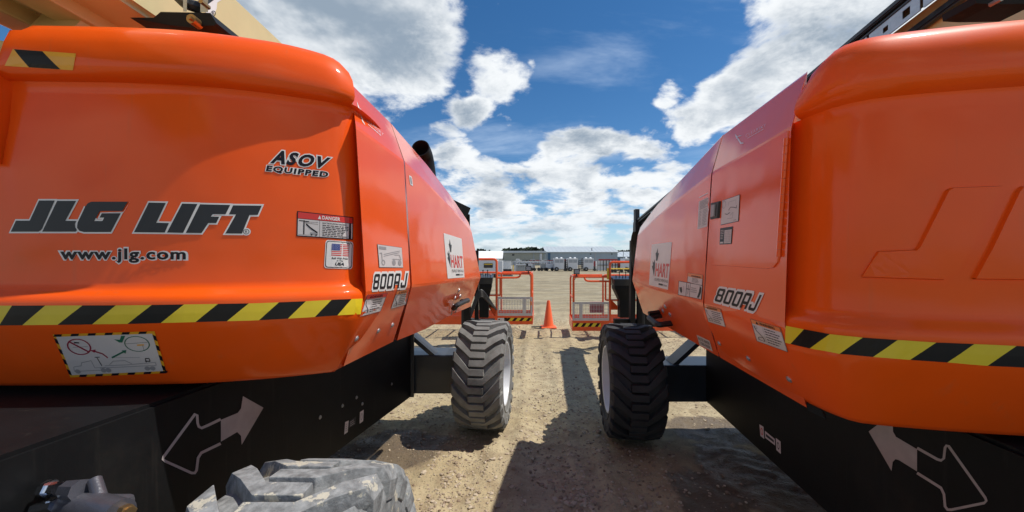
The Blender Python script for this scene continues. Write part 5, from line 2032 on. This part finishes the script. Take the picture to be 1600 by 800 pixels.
    V = [q(D['XT'] + .02, .03, .56), q(D['XT'] + .16, .03, .56), q(D['XT'] + .16, .03, .64), q(D['XT'] + .02, .03, .78)]
    g.add(V + [p + Vector((0, .01, 0)) for p in V], [(0, 1, 2, 3), (7, 6, 5, 4), (0, 4, 5, 1), (1, 5, 6, 2), (2, 6, 7, 3), (3, 7, 4, 0)])
    g.build('brace', ['orange_rail'], kick, fix=True)
    return R


RIGHT = build_right()


# ================================================================== THE YARD
def traffic_cone():
    p = P(857, 0, 8.95)
    x, y = p.x, p.y
    t = thing('traffic_cone', 'orange traffic cone standing on the gravel between the two work platforms', 'traffic cone', (x, y, 0))
    g = G()
    g.lathe([(0.03, 0.135), (0.045, 0.125), (0.06, 0.118), (0.62, 0.036), (0.635, 0.030), (0.635, 0.018), (0.60, 0.02)], 'Z', 28, (x, y, 0))
    g.build('cone_body', ['cone_orange'], t, smooth=True)
    g = G().box(x - .175, x + .175, y - .175, y + .175, 0.002, 0.034, 0, 0.012)
    g.build('base', ['cone_orange'], t)
    g = G().beam((x - .40, y - .02, .02), (x - .15, y - .02, .028), .035, .02)
    g.build('strap', ['rubber_part'], t)


traffic_cone()


def enclosed_trailer(Y=53.0):
    """white box trailer with two roof vents, built round its base; about 1.35 m wide as seen"""
    t = thing('enclosed_trailer', 'x', 'trailer', (0, Y, 0), 'white equipment trailers in a row')
    w = 0.66

    def L(g, name, m, par=None, **k):
        return g.build(name, m, par or t, local=True, **k)
    bd = L(G().box(-w, w, 0, 2.2, 0.30, 1.72, 0, 0.03), 'body', ['trailer_white'])
    for (a, b) in ((-w + .08, -.03), (.03, w - .08)):
        L(G().box(a, b, -.015, .01, 1.18, 1.60), 'panel', ['trailer_panel'], bd)
        L(G().box(a, b, -.012, .01, 0.50, 1.12), 'door', ['trailer_white'], bd)
    L(G().box(-w, w, -.03, 2.2, 1.70, 1.78, 0, 0.02), 'roof', ['white_sheet'])
    for x in (-.32, .32):
        L(G().lathe([(1.78, .17), (1.86, .17), (1.93, .10), (1.95, 0)], 'Z', 14, (x, .5, 0)), 'vent', ['white_sheet'], smooth=True)
    wg = G().lathe([(-.09, .12), (-.09, .27), (-.05, .30), (.05, .30), (.09, .27), (.09, .12), (-.09, .12)], 'Y', 18, (-.38, -.06, .30))
    L(wg, 'wheel', ['rubber_part'])
    L(G().lathe([(-.165, 0), (-.165, .09), (-.12, .12)], 'Y', 12, (-.38, 0, .30)), 'hub', ['trailer_grey'])
    fr = G().box(-w - .1, w + .45, .1, .2, .22, .32).box(w + .1, w + .2, .0, .1, 0, .5).box(-w - .02, -w + .06, .0, .1, .0, .3)
    L(fr, 'frame', ['far_black'])
    return t


def dup(root, loc, label):
    r = root.copy()
    COL.objects.link(r)
    r.location = loc
    r['label'] = label
    for c in list(root.children):
        cc = c.copy()
        COL.objects.link(cc)
        cc.parent = r
        for d in list(c.children):
            dd = d.copy()
            COL.objects.link(dd)
            dd.parent = cc
    return r


def yard():
    Y = 53.0
    base = enclosed_trailer(Y)
    spots = [(874, 'white two-vent trailer beside the low grey generator, leftmost of the white trailer row'),
             (895.3, 'white two-vent trailer between two others, middle of the three close together'),
             (920, 'white two-vent trailer beside the pipe rack, on its left'),
             (983.5, 'white two-vent trailer at the right end behind the orange tall rail')]
    for i, (x, lb) in enumerate(spots):
        loc = Vector((P(x, 0, Y).x, Y, 0))
        if i == 0:
            base.location = loc
            base['label'] = lb
        else:
            dup(base, loc, lb)

    def bx(g, xa, xb, ya, yb, Yc, dep, mi=0):
        p, q = P(xa, ya, Yc), P(xb, yb, Yc)
        return g.box(p.x, q.x, Yc, Yc + dep, max(0, q.z), p.z, mi)

    # dark racks and ladders between the trailers
    for (xa, xb, yb_, lb, m) in ((882.5, 886.5, 405, 'black ladder frame between the first two white trailers', 'far_black'),
                                 (904, 908.5, 407, 'short black rack behind the middle white trailer', 'far_black'),
                                 (908.5, 911.5, 404, 'tall black post rack left of the third white trailer', 'far_black')):
        g = G()
        p, q = P(xa, yb_, Y + .6), P(xb, 424, Y + .6)
        for x in np.linspace(p.x, q.x, 3):
            g.box(x - .035, x + .035, Y + .6, Y + .7, 0, p.z)
        for z in np.arange(0.35, p.z, 0.28):
            g.box(p.x + .036, q.x - .036, Y + .62, Y + .66, z, z + .06)
        o = g.build('storage_rack', [m])
        o['label'], o['category'], o['kind'] = lb, 'rack', None
        del o['kind']
    for (xa, xb, lb) in ((882, 887, 'small dark red box seen between the first two white trailers'), (928.5, 933, 'dark red steel box between the third white trailer and the pipe rack'), (966, 973, 'dark red steel box between the pipe rack and the rightmost trailer')):
        top = 405 if xa < 900 else (408 if xa < 950 else 408)
        bot = 408 if xa < 900 else 416
        g = G()
        p, q = P(xa, top, Y + 3), P(xb, bot, Y + 3)
        zb = q.z
        g.box(p.x, q.x, Y + 3, Y + 4.2, max(zb, .4), p.z, 0, .02)
        g.box(p.x + .02, q.x - .02, Y + 3.02, Y + 4.1, 0, max(zb, .4) - .01, 1)
        o = g.build('steel_box', ['far_red', 'far_black'])
        o['label'], o['category'] = lb, 'box'

    # pipe rack with silver panels and a row of red rails
    t = thing('pipe_rack', 'silver panelled pipe rack with dark red top rails and black posts', 'rack', (P(949, 0, Y).x, Y, 0))
    g = G()
    for i in range(7):
        xa = 934.5 + i * 4.4
        p, q = P(xa, 408, Y), P(xa + 4.1, 422.5, Y)
        g2 = G().box(p.x, q.x, Y + .10, Y + 1.6, 0.12, p.z)
        g2.build('panel', ['trailer_white'], t)
    for xa in (933.7, 938.2, 943, 947.5, 952, 956.8, 962, 965.6):
        p = P(xa, 405, Y)
        G().box(p.x - .045, p.x + .045, Y, Y + .09, 0, p.z).build('post', ['far_black' if xa > 940 else 'trailer_grey'], t)
    p, q = P(934, 404.8, Y), P(965.5, 407, Y)
    G().box(p.x + .1, q.x - .1, Y - .08, Y - .01, q.z, p.z).build('rail', ['far_red'], t)
    p, q = P(934, 413.8, Y), P(965.5, 414.6, Y)
    G().box(p.x, q.x, Y - .06, Y - .005, q.z, p.z).build('rail', ['far_black'], t)
    # yellow plank trailer deck in front of it
    t = thing('flat_trailer', 'low flat trailer with a yellow deck edge behind the right platform', 'trailer', (P(972, 0, 47).x, 47, 0))
    p, q = P(955, 419.5, 47), P(990, 421, 47)
    dk = G().box(p.x, q.x + 2, 47, 49, q.z, p.z)
    dk.build('deck', ['far_yellow'], t)
    g = G()
    for x in (957, 962, 972, 983):
        c = P(x, 0, 47).x
        g = G().lathe([(-.1, 0), (-.1, .2), (.1, .2), (.1, 0)], 'Y', 14, (c, 47.2, .22))
        g.build('wheel', ['rubber_part'], t)

    # folded light towers left of the trailers: cabinet, mast, lamps, wheels
    def light_tower(x, lb, red, w=6.0, cab=True):
        Yc = 54.5
        c = P(x, 0, Yc).x
        t = thing('light_tower', lb, 'light tower', (c, Yc, 0), 'folded light towers in the yard')
        h = w * Yc / FPX / 2 * 2
        if cab:
            G().box(c - h, c + h, Yc, Yc + 1.1, .35, 1.02, 0, .03).build('cabinet', ['trailer_grey' if not red else 'trailer_white'], t)
        g = G().box(c - h * 1.25, c + h * 1.6, Yc + .3, Yc + .42, 1.45, 1.55)
        for k in range(5):
            g.box(c - h + k * h * .6, c - h + k * h * .6 + .05, Yc + .32, Yc + .38, 1.02, 1.45)
        g.build('mast', ['far_red' if red else 'galvanised'], t)
        for k in range(4):
            xx = c - h * .9 + k * h * .62
            G().lathe([(0, .06), (-.10, .15), (-.12, .14), (-.06, 0)], 'Y', 12, (xx, Yc + .1, 1.27 + .05 * (k % 2))).build('lamp', ['trailer_white'], t, smooth=True)
        for xx in (c - h * .6, c + h * .8):
            G().lathe([(-.08, 0), (-.08, .22), (-.05, .25), (.05, .25), (.08, .22), (.08, 0)], 'Y', 14, (xx, Yc - .1, .25)).build('wheel', ['rubber_part'], t)
        G().box(c - h * 1.3, c + h * 1.5, Yc + .02, Yc + .12, .28, .36).build('frame', ['far_black'], t)
    light_tower(813, 'folded light tower with grey mast behind the dark grey generator', False, 5.0, False)
    light_tower(827, 'folded light tower with red mast behind the left platform light', True, 5.0)
    light_tower(838, 'folded light tower with red mast and no cabinet, left of the silver post', True, 5.0, False)
    light_tower(858, 'low folded light tower beside the leftmost white trailer', True, 6.0)
    light_tower(821, 'folded light tower with grey mast between the generator and the red masts', False, 4.5)
    light_tower(849, 'folded light tower with grey mast right of the silver post', False, 4.0)
    for (xa, xb, top, Yc, m, lb) in ((806, 812, 404.5, 60, 'trailer_white', 'pale upright cabinet behind the folded light towers, leftmost of three'),
                                  (829, 836, 405.5, 62, 'trailer_panel', 'blue-grey upright cabinet behind the red light tower masts'),
                                  (850.5, 854.5, 406, 61, 'trailer_white', 'pale narrow cabinet beside the blue corner of the workshop')):
        p, q = P(xa, top, Yc), P(xb, 420, Yc)
        t = thing('equipment_cabinet', lb, 'cabinet', ((p.x + q.x) / 2, Yc, 0))
        G().box(p.x, q.x, Yc, Yc + 1.2, .12, p.z, 0, .03).build('body', [m], t)
        G().box(p.x + .1, q.x - .1, Yc - .02, Yc + .01, .9, p.z - .2).build('door', ['trailer_grey'], t)
        G().box(p.x + .05, q.x - .05, Yc + .05, Yc + 1.1, 0, .115).build('skid', ['far_black'], t)
    t = thing('generator', 'dark grey low generator box with a row of vents', 'generator', (P(814, 0, 50).x, 50, 0))
    p, q = P(806.5, 414, 50), P(821, 423.5, 50)
    bd = G().box(p.x, q.x, 50, 51.2, max(.1, q.z), p.z, 0, .03).build('body', ['trailer_grey'], t)
    for i in range(4):
        c = p.x + (q.x - p.x) * (.25 + i * .17)
        G().box(c - .04, c + .04, 49.98, 50.01, p.z - .28, p.z - .2).build('vent', ['far_black'], bd)
    G().box(p.x - .05, q.x + .05, 49.95, 51.25, p.z, p.z + .05).build('lid', ['trailer_white'], t)
    G().box(p.x + .05, q.x - .05, 50.1, 51.1, 0, max(.1, q.z)).build('skid', ['far_black'], t)
    t = thing('water_tank', 'pale blue upright tank beside the white shack', 'tank', (P(804, 0, 52).x, 52, 0))
    p, q = P(801.8, 408, 52), P(806.3, 414.5, 52)
    G().box(p.x, q.x, 52, 52.5, q.z, p.z, 0, .05).build('body', ['trailer_panel'], t)
    G().box(p.x + .15, q.x, 52, 52.5, 0, q.z, 0, .02).build('stand', ['trailer_white'], t)
    o = G().box(P(801.1, 0, 45).x, P(802.6, 0, 45).x, 45, 45.1, 0, P(0, 414, 45).z, 0, .01).build('marker_post', ['far_yellow'])
    o['label'], o['category'] = 'short yellow marker post beside the white shack', 'post'
    o = G().box(P(844.2, 0, 60).x, P(846.5, 0, 60).x, 60, 60.2, 0, P(0, 396.5, 60).z, 0, .02).build('silver_post', ['trailer_white'])
    o['label'], o['category'] = 'tall silver post in front of the grey building', 'post'
    # white shack on a dark skid
    t = thing('site_shack', 'small white shack on a dark skid behind the left platform', 'shack', (P(793, 0, 37).x, 37, 0))
    p, q = P(786.2, 408, 37), P(798.8, 420.5, 37)
    bd = G().box(p.x, q.x, 37, 39, q.z, p.z, 0, .02).build('wall', ['white_sheet'], t)
    G().box(p.x - .04, q.x + .05, 36.95, 39.05, p.z, p.z + .05).build('roof', ['trailer_panel'], t)
    G().box(p.x - .02, q.x + .03, 36.97, 39.02, .12, q.z - .01).build('skid', ['far_black'], t)
    G().box(p.x - .1, q.x + .15, 36.9, 39.1, 0, .11).build('runner', ['roof_dark'], t)
    G().box(q.x + .06, q.x + .12, 37.2, 37.3, .1, p.z).build('post', ['trailer_white'], t)
    # grey-white camper trailer seen through the left platform
    Yt = 34.0
    t = thing('camper_trailer', 'grey-white camper trailer with a rounded dark window behind the left platform', 'trailer', (P(766, 0, Yt).x, Yt, 0))
    p, q = P(742, 406.5, Yt), P(777.5, 428, Yt)
    bd = G().box(p.x, q.x, Yt, Yt + 2.2, max(.25, q.z), p.z, 0, .05).build('body', ['trailer_white'], t)
    G().box(p.x, q.x + .02, Yt - .03, Yt + 2.2, p.z + .002, p.z + .05, 0, .02).build('roof', ['white_sheet'], t)
    a, b = P(756, 411.3, Yt), P(770, 418.5, Yt)
    wn = G().box(a.x, b.x, Yt - .02, Yt + .02, b.z, a.z, 0, .06).build('window', ['far_glass'], bd)
    a2, b2 = P(756.6, 412, Yt), P(769.4, 413.6, Yt)
    G().box(a2.x, b2.x, Yt - .03, Yt - .018, b2.z, a2.z).build('blind', ['far_yellow'], bd)
    a, b = P(777.7, 407.5, Yt), P(785.3, 431, Yt)
    G().box(a.x, b.x, Yt + .1, Yt + 2.0, .2, a.z, 0, .03).build('annex', ['trailer_white'], t)
    for i in range(3):
        c = p.x + .5 + i * .62
        G().lathe([(-.1, 0), (-.1, .26), (.1, .26), (.1, 0)], 'Y', 14, (c, Yt + .15, .26)).build('wheel', ['rubber_part'], t)
    for x in (748.5, 753):
        c = P(x, 402.5, Yt)
        G().box(c.x - .08, c.x + .10, Yt + .5, Yt + .8, p.z + .05, p.z + .16, 0, .03).build('roof_vent', ['far_black'], t)

    # ---------------- buildings
    def shed(name, lb, xa, xb, Yb, y_eave, y_ridge, dep, wall, roof, hip=0.0, over=0.3):
        t = thing(name, lb, 'building', (P((xa + xb) / 2, 0, Yb).x, Yb + dep / 2, 0))
        x0, x1 = P(xa, 0, Yb).x, P(xb, 0, Yb).x
        ze = P(0, y_eave, Yb).z
        zr = P(0, y_ridge, Yb + dep / 2).z
        G().box(x0, x1, Yb, Yb + dep, -0.05, ze - 0.02).build('wall', [wall], t)
        V = [(x0 - over, Yb - over, ze), (x1 + over, Yb - over, ze), (x1 + over, Yb + dep + over, ze), (x0 - over, Yb + dep + over, ze),
             (x0 - over + hip, Yb + dep / 2, zr), (x1 + over - hip, Yb + dep / 2, zr)]
        V += [(v[0], v[1], v[2] + .22) for v in V]
        F = [(6, 7, 11, 10), (8, 9, 10, 11), (7, 8, 11), (9, 6, 10), (0, 4, 5, 1), (2, 5, 4, 3), (1, 5, 2), (3, 4, 0), (0, 1, 7, 6), (1, 2, 8, 7), (2, 3, 9, 8), (3, 0, 6, 9)]
        g = G().add(V, F)
        rf = g.build('roof', [roof], t, fix=True)
        # standing seams of the roof
        sm = G()
        n = max(3, int((x1 - x0) / 1.2))
        for i in range(n + 1):
            xx = x0 - over + (x1 - x0 + 2 * over) * i / n
            hx = hip * (1 - 2 * i / n)
            sm.beam((xx, Yb - over, ze + .24), (xx + hx, Yb + dep / 2, zr + .24), .05, .05)
        sm.build('roof_seam', [roof], rf)
        return t, x0, x1, ze, zr
    t, x0, x1, ze, zr = shed('metal_building', 'long grey-green metal building under the treeline', 783, 852, 108, 395.5, 393.2, 8, 'wall_greygreen', 'roof_dark')
    p, q = P(800, 397, 108), P(803.6, 399.5, 108)
    G().box(p.x, q.x, 107.93, 108.02, q.z, p.z).build('window', ['far_glass'], t)
    G().box(x0 - .3, x1 + .3, 107.5, 107.62, ze + .02, ze + .45).build('fascia', ['roof_pale'], t)
    for xx in (834, 843, 850):
        p = P(xx, 0, 108)
        G().box(p.x - .08, p.x + .08, 107.9, 107.99, 0, ze - .1).build('downpipe', ['wall_bluegrey'], t)
    t, x0, x1, ze, zr = shed('workshop_building', 'blue-grey workshop building with a pale metal roof and a vent pipe', 853.5, 965, 117, 394.8, 386.2, 18, 'wall_bluegrey', 'roof_pale', 0.0)
    p, q = P(856.2, 396, 117), P(860, 424, 117)
    G().box(p.x, q.x, 116.9, 117.05, 0, ze - .1).build('corner_trim', ['far_blue'], t)
    p, q = P(929, 396, 117), P(931.5, 424, 117)
    G().box(p.x, q.x, 116.9, 117.05, 0, ze - .1).build('downpipe', ['trailer_panel'], t)
    for xx in (922, 955):
        p, q = P(xx, 396.2, 117), P(xx + 1.8, 397.8, 117)
        G().box(p.x, q.x, 116.9, 117.05, q.z, p.z).build('wall_lamp', ['far_black'], t)
    p = P(924.8, 387.2, 118.5)
    G().tube([(p.x, 118.5, ze), (p.x, 118.5, p.z)], .13, 10).build('vent_pipe', ['roof_dark'], t)
    for i in range(10):
        xx = x0 + (x1 - x0) * (i + .5) / 10
        G().box(xx - .02, xx + .02, 116.96, 117.01, 0, ze - .2).build('wall_seam', ['trailer_panel'], t)
    t, x0, x1, ze, zr = shed('storage_shed', 'white-roofed shed partly hidden at the left, stained tan at its end', 690, 783.5, 92, 405.3, 393.6, 12, 'trailer_white', 'roof_white', 0.0)
    t, x0, x1, ze, zr = shed('storage_shed', 'small white-roofed shed with a blue wall at the right behind the trailers', 964, 1010, 140, 402, 394.2, 14, 'far_blue', 'roof_pale', 0.0)
    o = G().tube([(P(974.2, 0, 132).x, 132, 0), (P(974.2, 0, 132).x, 132, P(0, 391, 132).z)], .11, 6).build('utility_pole', ['galvanised'])
    o['label'], o['category'] = 'slim grey pole in front of the small white-roofed shed', 'pole'

    # ---------------- trees beyond the buildings
    def tree_meshes():
        out = []
        for k in range(6):
            r = random.Random(50 + k)
            V, F, M = [], [], []
            con = k < 4
            H = 1.0
            g = G().tube([(0, 0, 0), (0, 0, .55)], [.022, .012], 5)
            V += g.V
            F += g.F
            M += [0] * len(g.F)
            n = 260
            for i in range(n):
                if con:
                    z = .12 + .88 * r.random()
                    rad = (1 - z) * .26 * (0.5 + .7 * r.random()) + .012
                else:
                    z = .3 + .68 * r.random()
                    rad = .30 * math.sqrt(max(.02, 1 - ((z - .62) / .4) ** 2)) * (0.3 + .75 * r.random())
                a = r.random() * 6.283
                c = Vector((math.cos(a) * rad, math.sin(a) * rad, z))
                s = .05 + .045 * r.random()
                u = Vector((r.gauss(0, 1), r.gauss(0, 1), r.gauss(0, .5))).normalized()
                w = u.orthogonal().normalized()
                kk = len(V)
                V += [tuple(c + u * s), tuple(c + w * s * .8), tuple(c - u * s), tuple(c - w * s * .8 - Vector((0, 0, s * .5)))]
                F.append((kk, kk + 1, kk + 2, kk + 3))
                M.append(1)
            me = bpy.data.meshes.new('tree')
            me.from_pydata(V, [], F)
            me.materials.append(MATS['bark'])
            me.materials.append(MATS['needle_green' if con else 'leaf_green'])
            me.polygons.foreach_set('material_index', M)
            out.append((me, con))
        return out
    tm = tree_meshes()
    r = random.Random(21)
    spec = []
    for i in range(84):
        x = 786 + 67 * (i / 83) + r.uniform(-.6, .6)
        top = 389.0 + r.uniform(-1.6, 1.8)
        if x < 794:
            top += 1.0
        if 824 < x < 838:
            top = 386.8 + r.uniform(-.6, 1.4)
        spec.append((x, top, 190 + r.uniform(0, 40)))
    for i in range(12):
        spec.append((r.uniform(746, 766), 391.5 + r.uniform(-1.6, 1.0) if i % 3 else 389.2, 215 + r.uniform(0, 20)))
    for i in range(22):
        spec.append((966 + i * 1.25 + r.uniform(-.5, .5), 392.2 - .04 * i + r.uniform(-1.2, 1.0), 240 + r.uniform(0, 30)))
    for (x, top, Yt) in spec:
        me, con = tm[r.randrange(4) if r.random() < .72 else 4 + r.randrange(2)]
        o = bpy.data.objects.new('spruce_tree' if con else 'poplar_tree', me)
        COL.objects.link(o)
        h = P(0, top, Yt).z
        o.location = (P(x, 0, Yt).x, Yt, 0)
        o.scale = (h * (1.0 if con else .8), h, h)
        o.rotation_euler = (0, 0, r.random() * 6.28)
        o['category'] = 'tree'
        where = ('rising above the long grey-green building' if 780 < x < 860 else 'beyond the tan-stained white shed at the left' if x < 780
                 else 'beyond the small white-roofed shed at the right')
        o['label'] = ('dark pointed spruce tree ' if con else 'rounded broadleaf tree ') + where
        o['group'] = ('spruce trees ' if con else 'broadleaf trees ') + where


yard()
